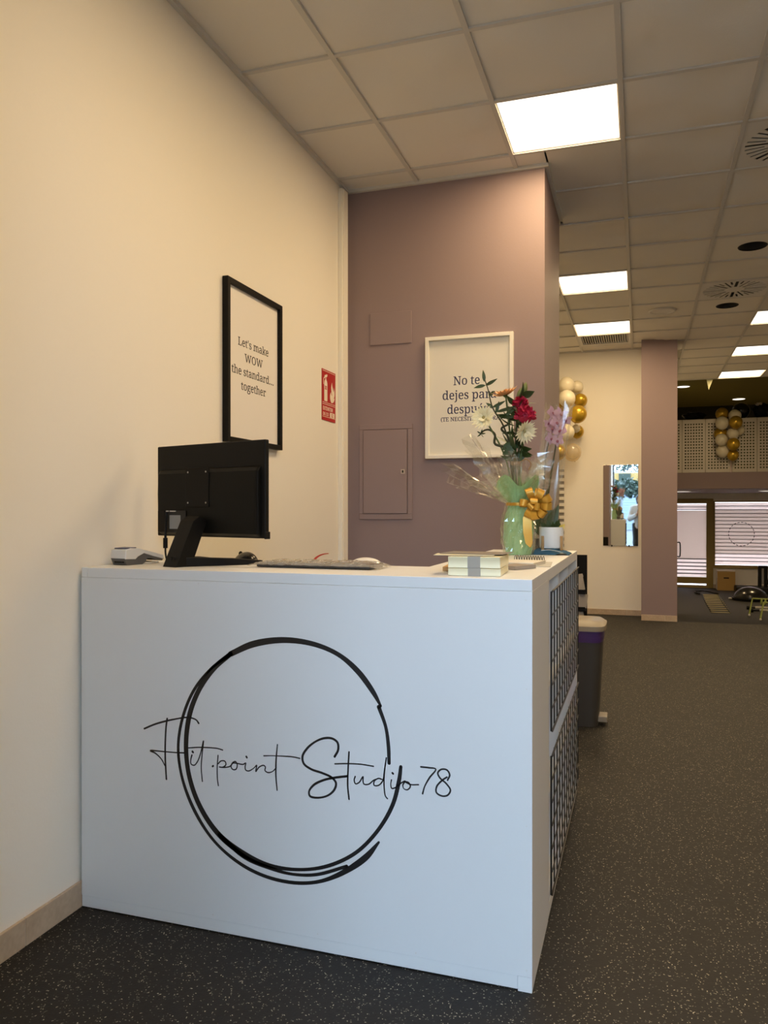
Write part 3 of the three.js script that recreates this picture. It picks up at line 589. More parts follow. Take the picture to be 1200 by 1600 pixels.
// ------------------------------------------------------------------ on the walls
function textPoster(w, h, bg, ink, lines) {   // lines: [text, baseline (fraction of height), size (fraction of height), wanted width (fraction)]
  return canvasTex(w, h, (c) => {
    c.fillStyle = bg; c.fillRect(0, 0, w, h); c.fillStyle = ink; c.textAlign = 'center'; c.textBaseline = 'alphabetic';
    for (const [s, y, size, want, dx = 0] of lines) {
      c.save(); c.font = `${Math.round(size * h)}px serif`; const k = want * w / c.measureText(s).width;
      c.translate(w * (0.5 + dx), y * h); c.scale(k, 1); c.fillText(s, 0, 0); c.lineWidth = 2.2; c.strokeStyle = ink; c.strokeText(s, 0, 0); c.restore();
    }
  });
}
{ // black framed print on the left wall, 50 x 70
  const t = thing('framed_print', 'black framed print with four lines of serif text on the cream wall', 'picture');
  const y0 = 1.606, y1 = 2.336, a = 3.04, b = 3.592, f = 0.024;
  part(t, 'frame', [bx(0.002, 0.03, y0, y1, a, a + f, 0.002), bx(0.002, 0.03, y0, y1, b - f, b, 0.002), bx(0.002, 0.03, y0, y0 + f, a + f, b - f, 0.002), bx(0.002, 0.03, y1 - f, y1, a + f, b - f, 0.002)], M.black, 'thin black frame');
  const tex = textPoster(1024, 1400, '#ebe6de', '#1c1512', [["Let's make", 0.378, 0.072, 0.58], ['WOW', 0.472, 0.072, 0.34], ['the standard...', 0.566, 0.072, 0.80], ['together', 0.66, 0.072, 0.47]]);
  const g = new THREE.PlaneGeometry(b - a - 0.02, y1 - y0 - 0.02); g.rotateY(Math.PI / 2); g.translate(0.012, (y0 + y1) / 2, -(a + b) / 2);
  part(t, 'sheet', g, std(0xffffff, 0.6, { map: tex }), 'pale sheet with dark serif lettering');
  part(t, 'backing', bx(0.004, 0.010, y0 + 0.005, y1 - 0.005, a + 0.005, b - 0.005), M.dark);
  rebase(t, 0, y0, (a + b) / 2);
}
{ // white framed print on the pillar
  const t = thing('framed_print', 'white framed print with blue serif text on the mauve pillar', 'picture');
  const D = 4.58, x0 = 0.518, x1 = 1.05, y0 = 1.613, y1 = 2.346, f = 0.022, m = std(lin(0.78, 0.75, 0.68), 0.45);
  part(t, 'frame', [bx(x0, x0 + f, y0, y1, D - 0.034, D - 0.002, 0.002), bx(x1 - f, x1, y0, y1, D - 0.034, D - 0.002, 0.002), bx(x0 + f, x1 - f, y0, y0 + f, D - 0.034, D - 0.002, 0.002), bx(x0 + f, x1 - f, y1 - f, y1, D - 0.034, D - 0.002, 0.002)], m, 'white wooden frame');
  const tex = textPoster(1024, 1400, '#dad7cd', '#171b4a', [['No te', 0.398, 0.1, 0.32, -0.03], ['dejes para', 0.518, 0.1, 0.645, -0.0], ['después', 0.638, 0.1, 0.49, -0.02], ['(TE NECESITAS AHORA)', 0.70, 0.045, 0.72, 0.02]]);
  const g = new THREE.PlaneGeometry(x1 - x0 - 0.02, y1 - y0 - 0.02); g.translate((x0 + x1) / 2, (y0 + y1) / 2, -(D - 0.012));
  part(t, 'sheet', g, std(0xffffff, 0.6, { map: tex }), 'pale sheet with dark blue serif lettering');
  part(t, 'backing', bx(x0 + 0.005, x1 - 0.005, y0 + 0.005, y1 - 0.005, D - 0.010, D - 0.004), M.dark);
  rebase(t, (x0 + x1) / 2, y0, D);
}
{ // fire extinguisher sign, A4
  const tex = canvasTex(700, 1000, (c, w, h) => {
    c.fillStyle = '#b01c1c'; c.fillRect(0, 0, w, h); c.strokeStyle = '#efe4d2'; c.fillStyle = '#efe4d2'; c.lineWidth = 10;
    c.beginPath(); c.moveTo(20, 28); c.lineTo(w - 20, 28); c.stroke(); c.beginPath(); c.moveTo(20, 648); c.lineTo(w - 20, 648); c.stroke(); c.beginPath(); c.moveTo(20, 682); c.lineTo(w - 20, 682); c.stroke(); c.beginPath(); c.moveTo(20, h - 72); c.lineTo(w - 20, h - 72); c.stroke();
    c.beginPath(); c.moveTo(110, 620); c.lineTo(110, 280); c.quadraticCurveTo(115, 215, 165, 200); c.lineTo(165, 165); c.lineTo(215, 165); c.lineTo(215, 200); c.quadraticCurveTo(265, 215, 270, 280); c.lineTo(270, 620); c.closePath(); c.fill();
    c.beginPath(); c.moveTo(120, 120); c.lineTo(260, 80); c.lineTo(275, 110); c.lineTo(225, 150); c.lineTo(150, 160); c.closePath(); c.fill();
    c.lineWidth = 24; c.beginPath(); c.moveTo(160, 150); c.quadraticCurveTo(70, 160, 72, 250); c.lineTo(80, 300); c.stroke();
    c.fillStyle = '#b01c1c'; c.fillRect(135, 320, 110, 70); c.fillStyle = '#efe4d2'; c.font = 'bold 60px sans-serif'; c.textAlign = 'center'; c.fillText('CO2', 190, 376);
    c.beginPath(); c.moveTo(480, 620); c.bezierCurveTo(380, 560, 400, 440, 470, 400); c.bezierCurveTo(470, 450, 500, 470, 520, 470); c.bezierCurveTo(470, 360, 440, 300, 520, 200); c.bezierCurveTo(520, 300, 580, 320, 590, 390); c.bezierCurveTo(620, 360, 620, 330, 610, 290); c.bezierCurveTo(680, 380, 670, 480, 600, 520); c.bezierCurveTo(640, 520, 650, 500, 655, 490); c.bezierCurveTo(650, 580, 580, 620, 480, 620); c.fill();
    c.font = 'bold 104px sans-serif'; c.textAlign = 'left'; c.save(); c.translate(40, 800); c.scale(520 / c.measureText('EXTINTOR').width, 1); c.fillText('EXTINTOR', 0, 0); c.restore();
    c.font = 'bold 92px sans-serif'; c.save(); c.translate(40, 905); c.scale(340 / c.measureText('DE CO₂').width, 1); c.fillText('DE CO₂', 0, 0); c.restore();
    c.fillRect(405, 822, 245, 96); c.fillStyle = '#b01c1c'; c.font = 'bold 96px sans-serif'; c.textAlign = 'center'; c.fillText('02', 528, 906);
  });
  const t = thing('fire_sign', 'red fire extinguisher sign on the cream wall near the corner', 'sign');
  const g = new THREE.PlaneGeometry(0.208, 0.297); g.rotateY(Math.PI / 2); g.translate(0.0036, 1.977, -4.275);
  part(t, 'print', g, std(0xffffff, 0.5, { map: tex }));
  part(t, 'board', bx(0.0005, 0.0034, 1.8285, 2.1255, 4.171, 4.379), std(lin(0.4, 0.03, 0.03), 0.5));
  rebase(t, 0, 1.8285, 4.275);
}
{ // two painted hatches in the pillar
  const D = 4.58;
  const a = thing('access_panel', 'plain mauve painted cover plate set flush in the pillar', 'panel');
  part(a, 'plate', bx(0.157, 0.425, 2.325, 2.524, D - 0.008, D, 0.003), M.mauve);
  rebase(a, 0.29, 2.325, D);
  const t = thing('meter_cabinet', 'mauve painted meter cabinet door with a small lock in the pillar', 'cabinet');
  part(t, 'frame', [bx(0.087, 0.432, 1.246, 1.28, D - 0.010, D, 0.003), bx(0.087, 0.432, 1.802, 1.834, D - 0.010, D, 0.003), bx(0.087, 0.112, 1.28, 1.802, D - 0.010, D, 0.003), bx(0.401, 0.432, 1.28, 1.802, D - 0.010, D, 0.003)], M.mauve);
  const d = part(t, 'door', bx(0.114, 0.398, 1.283, 1.799, D - 0.014, D - 0.001, 0.002), M.mauve);
  part(d, 'lock', bx(0.360, 0.386, 1.525, 1.553, D - 0.018, D - 0.0145, 0.002), std(lin(0.5, 0.42, 0.36), 0.4, { metalness: 0.5 }), 'small metal lock');
  part(d, 'keyhole', bx(0.368, 0.378, 1.532, 1.547, D - 0.0192, D - 0.0182), M.dark);
  rebase(t, 0.26, 1.246, D);
}
{ // mirror
  const t = thing('wall_mirror', 'tall frameless mirror hanging on the cream wall beside the mauve column', 'mirror');
  part(t, 'mirror_glass', bx(1.318, 1.733, 0.862, 1.867, 10.088, 10.094, 0.001), std(lin(0.88, 0.9, 0.88), 0.015, { metalness: 1 }));
  part(t, 'clip', [bx(1.415, 1.43, 0.852, 0.872, 10.084, 10.1, 0.002), bx(1.62, 1.635, 0.852, 0.872, 10.084, 10.1, 0.002)], M.black, 'small dark clips');
  part(t, 'backing', bx(1.322, 1.729, 0.866, 1.863, 10.0945, 10.0995), M.dark);
  rebase(t, 1.525, 0.862, 10.1);
}
{ // slatted panel behind the pillar
  const t = thing('slatted_panel', 'white slatted panel on the back wall just behind the mauve pillar', 'panel');
  const m = std(lin(0.7, 0.67, 0.6), 0.5);
  part(t, 'backing', bx(0.5, 0.842, 0.7, 1.82, 10.08, 10.1), std(lin(0.3, 0.28, 0.25), 0.7));
  for (let k = 0; k < 14; k++) part(t, 'slat', bx(0.5, 0.845, 0.72 + k * 0.079, 0.76 + k * 0.079, 10.05, 10.08, 0.003), m);
  rebase(t, 0.67, 0.7, 10.1);
}

// ------------------------------------------------------------------ balloons
const balloonWhite = std(lin(0.74, 0.68, 0.52), 0.35), balloonGold = std(lin(0.52, 0.33, 0.03), 0.28, { metalness: 0.55 });
const balloonClear = phy(lin(0.9, 0.82, 0.66), 0.15, { transmission: 0.75, thickness: 0 });
const balloonGeo = (() => {
  const pts = []; for (let i = 0; i <= 22; i++) { const a = i / 22 * Math.PI; const r = Math.sin(a) * (1 - 0.06 * Math.cos(a) ** 2), y = -Math.cos(a); pts.push(new THREE.Vector2(Math.max(r, 0.0001), y < 0 ? y * 1.12 : y)); }
  return new THREE.LatheGeometry(pts, 28);
})();
const knotGeo = (() => { const g = new THREE.ConeGeometry(0.07, 0.12, 10); g.translate(0, -1.16, 0); return g; })();
function balloon(x, y, D, r, kind, label, group, turn) {
  const t = thing('balloon', label, 'balloon', group), m = [balloonWhite, balloonGold, balloonClear][kind];
  const b = part(t, 'balloon_skin', balloonGeo, m); part(t, 'knot', knotGeo, m);
  t.scale.setScalar(r); t.position.copy(V(x, y, D)); t.rotation.set(turn * 1.3, turn * 2, turn);
}
// cluster by the back wall: pixel-measured places turned into metres beforehand
balloon(0.891, 2.853, 9.850, 0.099, 0, 'highest cream balloon of the cluster behind the pillar', 'balloon cluster on the cream wall', 0.00);
balloon(1.009, 2.842, 9.970, 0.076, 0, 'cream balloon tucked behind the highest one of the wall cluster', 'balloon cluster on the cream wall', 0.40);
balloon(0.906, 2.670, 9.730, 0.102, 0, 'large cream balloon above the gold ones of the wall cluster', 'balloon cluster on the cream wall', 0.29);
balloon(1.052, 2.670, 9.950, 0.083, 1, 'upper gold balloon of the wall cluster', 'balloon cluster on the cream wall', 0.22);
balloon(1.037, 2.476, 9.750, 0.106, 1, 'largest gold balloon in the middle of the wall cluster', 'balloon cluster on the cream wall', -0.33);
balloon(0.894, 2.261, 9.770, 0.102, 0, 'large cream balloon under the largest gold one', 'balloon cluster on the cream wall', -0.35);
balloon(1.005, 2.314, 9.870, 0.051, 0, 'small cream balloon wedged under the largest gold one', 'balloon cluster on the cream wall', -0.42);
balloon(1.012, 2.286, 9.990, 0.080, 1, 'gold balloon half hidden behind the lower cream ones', 'balloon cluster on the cream wall', -0.08);
balloon(0.956, 2.025, 9.900, 0.111, 2, 'clear see-through balloon hanging lowest on the cream wall', 'balloon cluster on the cream wall', 0.25);
balloon(0.804, 2.018, 9.750, 0.090, 1, 'lowest gold balloon of the wall cluster beside the pillar edge', 'balloon cluster on the cream wall', 0.21);
balloon(0.800, 2.572, 9.910, 0.072, 1, 'gold balloon half hidden behind the cream ones near the pillar', 'balloon cluster on the cream wall', 0.25);
balloon(3.152, 3.032, 15.140, 0.110, 1, 'topmost gold balloon over the railing', 'balloon cluster on the railing', 0.08);
balloon(3.357, 2.984, 15.090, 0.109, 0, 'topmost pale balloon over the railing', 'balloon cluster on the railing', 0.08);
balloon(3.136, 2.854, 14.970, 0.113, 0, 'pale balloon right under the topmost gold one of the railing cluster', 'balloon cluster on the railing', 0.08);
balloon(3.357, 2.854, 14.940, 0.112, 1, 'gold balloon right under the topmost pale one of the railing cluster', 'balloon cluster on the railing', 0.18);
balloon(3.133, 2.679, 15.160, 0.115, 1, 'gold balloon half hidden in the middle of the railing cluster', 'balloon cluster on the railing', -0.25);
balloon(3.324, 2.665, 15.080, 0.106, 0, 'pale balloon in the middle of the railing cluster', 'balloon cluster on the railing', 0.00);
balloon(3.441, 2.741, 15.190, 0.092, 0, 'pale balloon sticking out sideways from the railing cluster', 'balloon cluster on the railing', 0.00);
balloon(3.126, 2.554, 14.970, 0.106, 0, 'pale balloon under the half hidden gold one of the railing cluster', 'balloon cluster on the railing', 0.33);
balloon(3.320, 2.472, 14.940, 0.108, 1, 'gold balloon near the bottom of the railing cluster', 'balloon cluster on the railing', -0.25);
balloon(3.164, 2.368, 15.110, 0.114, 0, 'lowest pale balloon of the railing cluster', 'balloon cluster on the railing', 0.07);
balloon(3.325, 2.291, 15.090, 0.099, 1, 'lowest gold balloon of the railing cluster', 'balloon cluster on the railing', 0.00);

// ------------------------------------------------------------------ bin, black stand and leaflets beyond the counter
{
  const t = thing('pedal_bin', 'tall dark grey pedal bin with beige lid and purple bag', 'bin');
  const frustum = (w0, d0, w1, d1, y0, y1, r) => {
    const shape = (w, d) => { const p = []; for (let k = 0; k < 32; k++) { const a = k / 32 * Math.PI * 2, c = Math.cos(a), s = Math.sin(a), e = 5, m = Math.pow(Math.pow(Math.abs(c), e) + Math.pow(Math.abs(s), e), -1 / e); p.push([c * m * w / 2, s * m * d / 2]); } return p; };
    const A = shape(w0, d0), B = shape(w1, d1), pos = [], idx = [];
    for (let k = 0; k < 32; k++) pos.push(A[k][0], y0, A[k][1], B[k][0], y1, B[k][1]); pos.push(0, y0, 0, 0, y1, 0);
    for (let k = 0; k < 32; k++) { const a = 2 * k, b = 2 * ((k + 1) % 32); idx.push(a, a + 1, b, a + 1, b + 1, b, 64, a, b, 65, b + 1, a + 1); }
    const g = new THREE.BufferGeometry(); g.setAttribute('position', new THREE.Float32BufferAttribute(pos, 3)); g.setIndex(idx);
    return toCreasedNormals(g, 0.7);
  };
  const body = std(lin(0.045, 0.04, 0.034), 0.45), lid = std(lin(0.25, 0.215, 0.165), 0.45);
  part(t, 'body', frustum(0.20, 0.28, 0.255, 0.36, 0.003, 0.555), body);
  part(t, 'bag', [frustum(0.262, 0.366, 0.268, 0.372, 0.535, 0.585), frustum(0.258, 0.362, 0.264, 0.368, 0.515, 0.545)], std(lin(0.06, 0.025, 0.12), 0.35), 'purple bin bag over the rim');
  part(t, 'lid', [frustum(0.29, 0.39, 0.29, 0.39, 0.583, 0.612), frustum(0.285, 0.385, 0.23, 0.31, 0.612, 0.632)], lid, 'beige lid');
  part(t, 'pedal', [bx(0.07, 0.152, 0.022, 0.058, -0.08, 0.04, 0.006)], lid, 'beige foot pedal');
  t.position.copy(V(1.413, 0, 4.95));
}
{
  const t = thing('black_stand', 'black display stand beyond the bin, mostly hidden by the counter', 'stand');
  part(t, 'back_panel', bx(0.92, 1.285, 0.02, 0.885, 7.5, 7.52, 0.002), M.black);
  part(t, 'base', bx(0.92, 1.285, 0, 0.02, 7.3, 7.56, 0.002), M.black);
  for (const y of [0.22, 0.38, 0.54]) part(t, 'tray', [bx(0.93, 1.275, y - 0.012, y, 7.39, 7.5, 0.001), bx(0.93, 1.275, y, y + 0.03, 7.39, 7.394)], M.black);
  rebase(t, 1.1, 0, 7.45);
  const pale = std(lin(0.55, 0.5, 0.42), 0.7);
  for (const [x, y, h, tilt, lab] of [[1.2, 0.222, 0.13, 0.3, 'pale folded leaflets fanned on the lowest tray of the black stand'], [1.21, 0.382, 0.13, -0.25, 'pale folded leaflets fanned on the middle tray of the black stand'], [1.2, 0.542, 0.15, 0.35, 'pale folded leaflets leaning on the top tray of the black stand']]) {
    const q = thing('leaflet_bundle', lab, 'leaflets', 'leaflets on the black stand');
    for (let k = 0; k < 5; k++) { const g = bx(-0.05, 0.05, 0, h, -0.0015, 0.0015); g.rotateZ(tilt * (k - 2) * 0.25); g.translate((k - 2) * 0.01, 0.014, 0.03 - k * 0.014); part(q, 'leaflet', g, pale); }
    q.position.copy(V(x, y, 7.45));
  }
}

// ------------------------------------------------------------------ mezzanine railing and the gym below
{
  const steel = std(lin(0.42, 0.38, 0.31), 0.4, { metalness: 0.35 });
  const xs = [[2.06, 2.49], [2.497, 2.885], [2.892, 3.305], [3.335, 3.742], [3.749, 4.16], [4.167, 4.58], [4.587, 5.0], [5.007, 5.42], [5.427, 5.84], [5.847, 6.26]];
  const t = thing('mezzanine_railing', 'perforated steel railing along the mauve mezzanine edge', 'railing');
  for (const [a, b] of xs) {
    const y0 = 1.992, y1 = 2.95, nx = 7, ny = 16, hole = 0.026, gs = [];
    const mx = 0.03, my = 0.05, px = (b - a - 2 * mx) / nx, py = (y1 - y0 - 2 * my) / ny, D0r = 15.3, D1r = 15.304;
    let x = a; for (let i = 0; i <= nx; i++) { const e = i === nx ? b : a + mx + i * px + (px - hole) / 2; gs.push(bx(x, e, y0, y1, D0r, D1r)); x = e + hole; }
    let y = y0; for (let i = 0; i <= ny; i++) { const e = i === ny ? y1 : y0 + my + i * py + (py - hole) / 2; gs.push(bx(a, b, y, e, D0r + 0.0002, D1r - 0.0002)); y = e + hole; }
    const p = part(t, 'panel', gs, steel);
    part(p, 'top_lip', bx(a, b, y1 - 0.004, y1 + 0.012, 15.296, 15.325, 0.002), steel);
  }
  part(t, 'post', bx(3.31, 3.33, 1.99, 2.95, 15.306, 15.33, 0.003), std(lin(0.75, 0.6, 0.58), 0.4), 'slim pale post in the gap between panels');
  rebase(t, 4.1, 1.992, 15.3);
  // downlights
  const glow = std(lin(0.9, 0.88, 0.84), 0.5, { emissive: lin(1, 0.93, 0.8), emissiveIntensity: 2.2 });
  for (const [x, y, D, r, lab] of [[2.60, 3.85, 17.1, 0.14, 'round downlight in the olive ceiling beside the mauve column'], [3.90, 3.85, 19.4, 0.15, 'round downlight in the olive ceiling above the balloons'], [2.58, 1.695, 16.9, 0.17, 'round downlight under the mezzanine over the glass door'], [4.14, 1.695, 16.9, 0.17, 'round downlight under the mezzanine over the striped window']]) {
    const t = thing('downlight', lab, 'downlight', 'round lit downlights');
    const g = new THREE.CylinderGeometry(r * 0.86, r * 0.86, 0.006, 32); g.translate(x, y - 0.012, -D); part(t, 'diffuser', g, glow, 'glowing disc');
    const q = new THREE.TorusGeometry(r * 0.93, 0.008, 8, 32); q.rotateX(Math.PI / 2); q.translate(x, y - 0.009, -D); part(t, 'bezel', q, M.plate);
    const l = new THREE.SpotLight(PANEL_COLOR, 7, 0, 1.2, 0.6); l.name = 'downlight_glow'; l.position.copy(V(x, y - 0.03, D)); l.target.position.copy(V(x, y - 2, D)); l.castShadow = true; l.shadow.radius = 4; t.add(l); t.add(l.target);
    rebase(t, x, y, D);
  }
  // hanging pennant
  const pg = new THREE.ExtrudeGeometry(new THREE.Shape([[0, 0], [0.09, 0], [0.03, -0.16]].map(([a, b]) => new THREE.Vector2(a, b))), { depth: 0.006, bevelEnabled: false });
  const pn = single('pennant', pg, std(lin(0.5, 0.5, 0.3), 0.6), 'small pale triangular bracket hanging below the olive ceiling', 'bracket'); pn.position.copy(V(2.72, 3.297, 12.83));
  // upstairs: dark ball with a pale rim, and a dark bundle
  const b1 = thing('exercise_ball', 'dark exercise ball with a pale rim above the railing', 'ball');
  { const g = new THREE.SphereGeometry(0.15, 28, 20); part(b1, 'ball', g, M.gloss); const q = new THREE.TorusGeometry(0.145, 0.012, 8, 36); part(b1, 'rim', q, std(lin(0.4, 0.38, 0.32), 0.4), 'pale rim'); b1.position.copy(V(3.53, 3.14, 15.75)); }
  const sh = thing('storage_rack', 'dark rack on the mezzanine carrying the ball and bags', 'rack');
  part(sh, 'shelf', bx(2.5, 5.5, 2.95, 2.985, 15.55, 16.0), M.black); for (const x of [2.55, 3.2, 4.2, 5.4]) part(sh, 'post', bx(x, x + 0.04, 1.99, 2.95, 15.72, 15.76), M.black); rebase(sh, 4, 1.99, 15.75);
  const bagG = (w, h, d) => { const g = new THREE.SphereGeometry(1, 26, 18); const p = g.attributes.position; for (let i = 0; i < p.count; i++) { const n = 1 + 0.1 * Math.sin(7 * p.getX(i) + 5 * p.getY(i)) + 0.07 * Math.sin(11 * p.getZ(i) + 3 * p.getX(i)); p.setXYZ(i, p.getX(i) * w * n, Math.max(-0.9, p.getY(i)) * h * n, p.getZ(i) * d * n); } g.computeVertexNormals(); return g; };
  const bag = thing('sports_bag', 'dark soft bag with pale patches beside the ball above the railing', 'bag');
  part(bag, 'body', bagG(0.14, 0.14, 0.12), M.black); const pt = bagG(0.06, 0.035, 0.05); pt.translate(-0.04, 0.12, 0.06); part(bag, 'patch', pt, std(lin(0.5, 0.42, 0.34), 0.6), 'pale patch'); bag.position.copy(V(3.86, 3.125, 15.75));
  const bag2 = single('dark_bag', bagG(0.2, 0.08, 0.12), M.black, 'low dark bag behind the railing near the mauve column', 'bag'); bag2.position.copy(V(2.72, 3.07, 15.75));
}
{ // wooden jump box
  const t = thing('plyo_box', 'wooden jump box with a dark hand slot below the striped window', 'box');
  const m = std(lin(0.33, 0.20, 0.055), 0.6), c = std(lin(0.55, 0.48, 0.36), 0.6);
  part(t, 'front_board', bx(3.42, 3.79, -0.5, -0.075, 19.02, 19.04, 0.002), m); part(t, 'side_board', bx(3.42, 3.438, -0.5, -0.075, 19.04, 19.4, 0.002), c); part(t, 'side_board', bx(3.772, 3.79, -0.5, -0.075, 19.04, 19.4, 0.002), m); part(t, 'back_board', bx(3.438, 3.772, -0.5, -0.075, 19.38, 19.4), m);
  part(t, 'top_board', bx(3.415, 3.795, -0.075, -0.057, 19.015, 19.405, 0.002), c); part(t, 'hand_slot', bx(3.55, 3.66, -0.235, -0.205, 19.0185, 19.021, 0.0008), M.dark, 'dark hand slot');
  rebase(t, 3.6, -0.5, 19.2);
}
{ // agility ladder
  const t = thing('agility_ladder', 'agility ladder with pale yellow rungs lying on the dark gym floor', 'ladder');
  const rung = std(lin(0.5, 0.44, 0.22), 0.5);
  for (let k = 0; k < 11; k++) { const D = 14.85 + k * 0.3; part(t, 'rung', bx(2.94 + k * 0.008, 3.27 + k * 0.008, -0.497, -0.488, D - 0.02, D + 0.02, 0.002), rung); }
  for (const s of [0, 1]) part(t, 'strap', tube([V(2.95 + s * 0.31, -0.487, 14.8), V(2.97 + s * 0.31, -0.487, 16.3), V(3.03 + s * 0.31, -0.487, 17.95)], 0.008, 20, 6), M.black);
  part(t, 'loose_strap', tube([V(2.97, -0.48, 17.9), V(2.9, -0.48, 18.3), V(3.05, -0.48, 18.6), V(3.2, -0.48, 18.4), V(3.34, -0.48, 17.98)], 0.016, 40, 6), M.black);
  rebase(t, 3.1, -0.5, 16.3);
}
{ // half ball trainer
  const t = thing('balance_dome', 'black half ball balance trainer on the dark gym floor', 'balance trainer');
  const g = new THREE.SphereGeometry(0.31, 36, 16, 0, Math.PI * 2, 0, Math.PI / 2); g.scale(1, 0.72, 1); g.translate(0, 0.05, 0); part(t, 'dome', g, M.gloss);
  const p = new THREE.CylinderGeometry(0.35, 0.34, 0.05, 40); p.translate(0, 0.027, 0); part(t, 'platform', p, M.black);
  for (const s of [-1, 1]) part(t, 'grip', bx(s * 0.37 - 0.03, s * 0.37 + 0.03, 0.01, 0.04, -0.06, 0.06, 0.01), std(lin(0.3, 0.28, 0.25), 0.4));
  t.position.copy(V(3.86, -0.499, 17.1));
}
for (const [x, D, lab] of [[3.53, 14.65, 'lime green hurdle standing nearer the wooden box'], [3.63, 14.1, 'lime green hurdle with a pale foot beside the other one']]) {   // low training hurdles
  const t = thing('training_hurdle', lab, 'hurdle', 'lime green hurdles');
  const m = std(lin(0.35, 0.42, 0.1), 0.5);
  part(t, 'crossbar', tube([new THREE.Vector3(0.06, 0.29, 0), new THREE.Vector3(0.55, 0.285, 0)], 0.012, 4), m);
  for (const s of [0, 1]) { part(t, 'leg', tube([new THREE.Vector3(s * 0.61, 0.012, 0.1), new THREE.Vector3(0.06 + s * 0.49, 0.29, 0), new THREE.Vector3(s * 0.61 + 0.02, 0.012, -0.12)], 0.010, 20), m); const f = new THREE.SphereGeometry(0.02, 12, 8); f.translate(s * 0.61, 0.018, 0.1); part(t, 'foot_cap', f, std(lin(0.7, 0.66, 0.55), 0.5)); }
  for (let k = 0; k < 2; k++) { const r = new THREE.TorusGeometry(0.05, 0.012, 8, 20); r.rotateY(Math.PI / 2); r.translate(0.2 + k * 0.06, 0.24, 0); part(t, 'ring', r, m); }
  t.position.copy(V(x, -0.5, D));
}
for (const [D, x] of [[15.5, 3.62], [15.1, 3.64]]) {   // weight bars on the floor
  const t = thing('weight_bar', D > 15.3 ? 'short bar with pale grip on the gym floor behind the hurdles' : 'short bar with white sleeve on the gym floor under the hurdles', 'bar', 'short bars on the gym floor');
  part(t, 'bar', tube([V(x, -0.465, D), V(x + 0.75, -0.465, D)], 0.018, 2), M.black); part(t, 'sleeve', tube([V(x + 0.12, -0.462, D), V(x + 0.42, -0.462, D)], 0.024, 2), std(lin(0.5, 0.48, 0.42), 0.4), 'pale sleeve'); for (const q of [0, 0.75]) { const g = new THREE.CylinderGeometry(0.034, 0.034, 0.04, 20); g.rotateZ(Math.PI / 2); g.translate(x + q, -0.465, -D); part(t, 'collar', g, M.black); }
  rebase(t, x + 0.375, -0.5, D);
}
{ // black exercise machine by the window
  const t = thing('exercise_machine', 'black exercise machine with an upright mast below the striped window', 'gym machine');
  part(t, 'base', [bx(3.75, 5.4, -0.49, -0.36, 18.45, 18.95, 0.03)], M.black); part(t, 'mast', [bx(4.2, 4.27, -0.36, 0.08, 18.6, 18.68, 0.01), bx(4.32, 4.39, -0.36, 0.06, 18.6, 18.68, 0.01), bx(4.2, 4.39, 0.04, 0.1, 18.6, 18.68, 0.02)], M.black);
  part(t, 'inlay', bx(4.275, 4.315, -0.3, 0.03, 18.63, 18.65), std(lin(0.35, 0.33, 0.3), 0.3, { metalness: 0.6 }), 'steel inlay'); part(t, 'handle_arm', tube([V(4.37, -0.28, 18.62), V(4.5, -0.16, 18.6), V(4.62, -0.05, 18.6), V(4.85, 0.03, 18.6)], 0.045, 24), M.black); for (const x of [3.85, 5.3]) part(t, 'foot', bx(x - 0.05, x + 0.05, -0.5, -0.48, 18.4, 19.0, 0.004), M.dark);
  rebase(t, 4.5, -0.5, 18.7);
}

// ------------------------------------------------------------------ flowers at the end of the counter
const YUP = new THREE.Vector3(0, 1, 0);
function aim(g, at, dir, spin = 0) { const q = new THREE.Quaternion().setFromUnitVectors(YUP, dir.clone().normalize()); g.rotateY(spin); g.applyQuaternion(q); g.translate(at.x, at.y, at.z); return g; }
function leafGeo(len, w, bend = 0.2, fold = 0.15, n = 8) {   // grows along +y, faces +z
  const pos = [], idx = [];
  for (let i = 0; i <= n; i++) { const t = i / n, k = Math.sin(Math.PI * Math.pow(t, 0.8)) * w / 2 + 0.0006, y = len * t, z = -bend * len * t * t; for (const s of [-1, 0, 1]) pos.push(s * k, y, z + Math.abs(s) * fold * k); if (i < n) { const a = 3 * i; idx.push(a, a + 1, a + 3, a + 1, a + 4, a + 3, a + 1, a + 2, a + 4, a + 2, a + 5, a + 4); } }
  const g = new THREE.BufferGeometry(); g.setAttribute('position', new THREE.Float32BufferAttribute(pos, 3)); g.setIndex(idx); g.computeVertexNormals(); return g;
}
const FB = 3.3;   // depth of the vase
const leafMat = phy(lin(0.035, 0.065, 0.018), 0.45, { side: THREE.DoubleSide }), stemMat = std(lin(0.07, 0.11, 0.03), 0.5), twigMat = std(lin(0.03, 0.035, 0.015), 0.7);
const mouth = V(1.262, 1.17, FB);
function flowerStem(t, from, via, to, r = 0.004) { part(t, 'stem', tube([from, via, to], r, 24, 8), stemMat); }
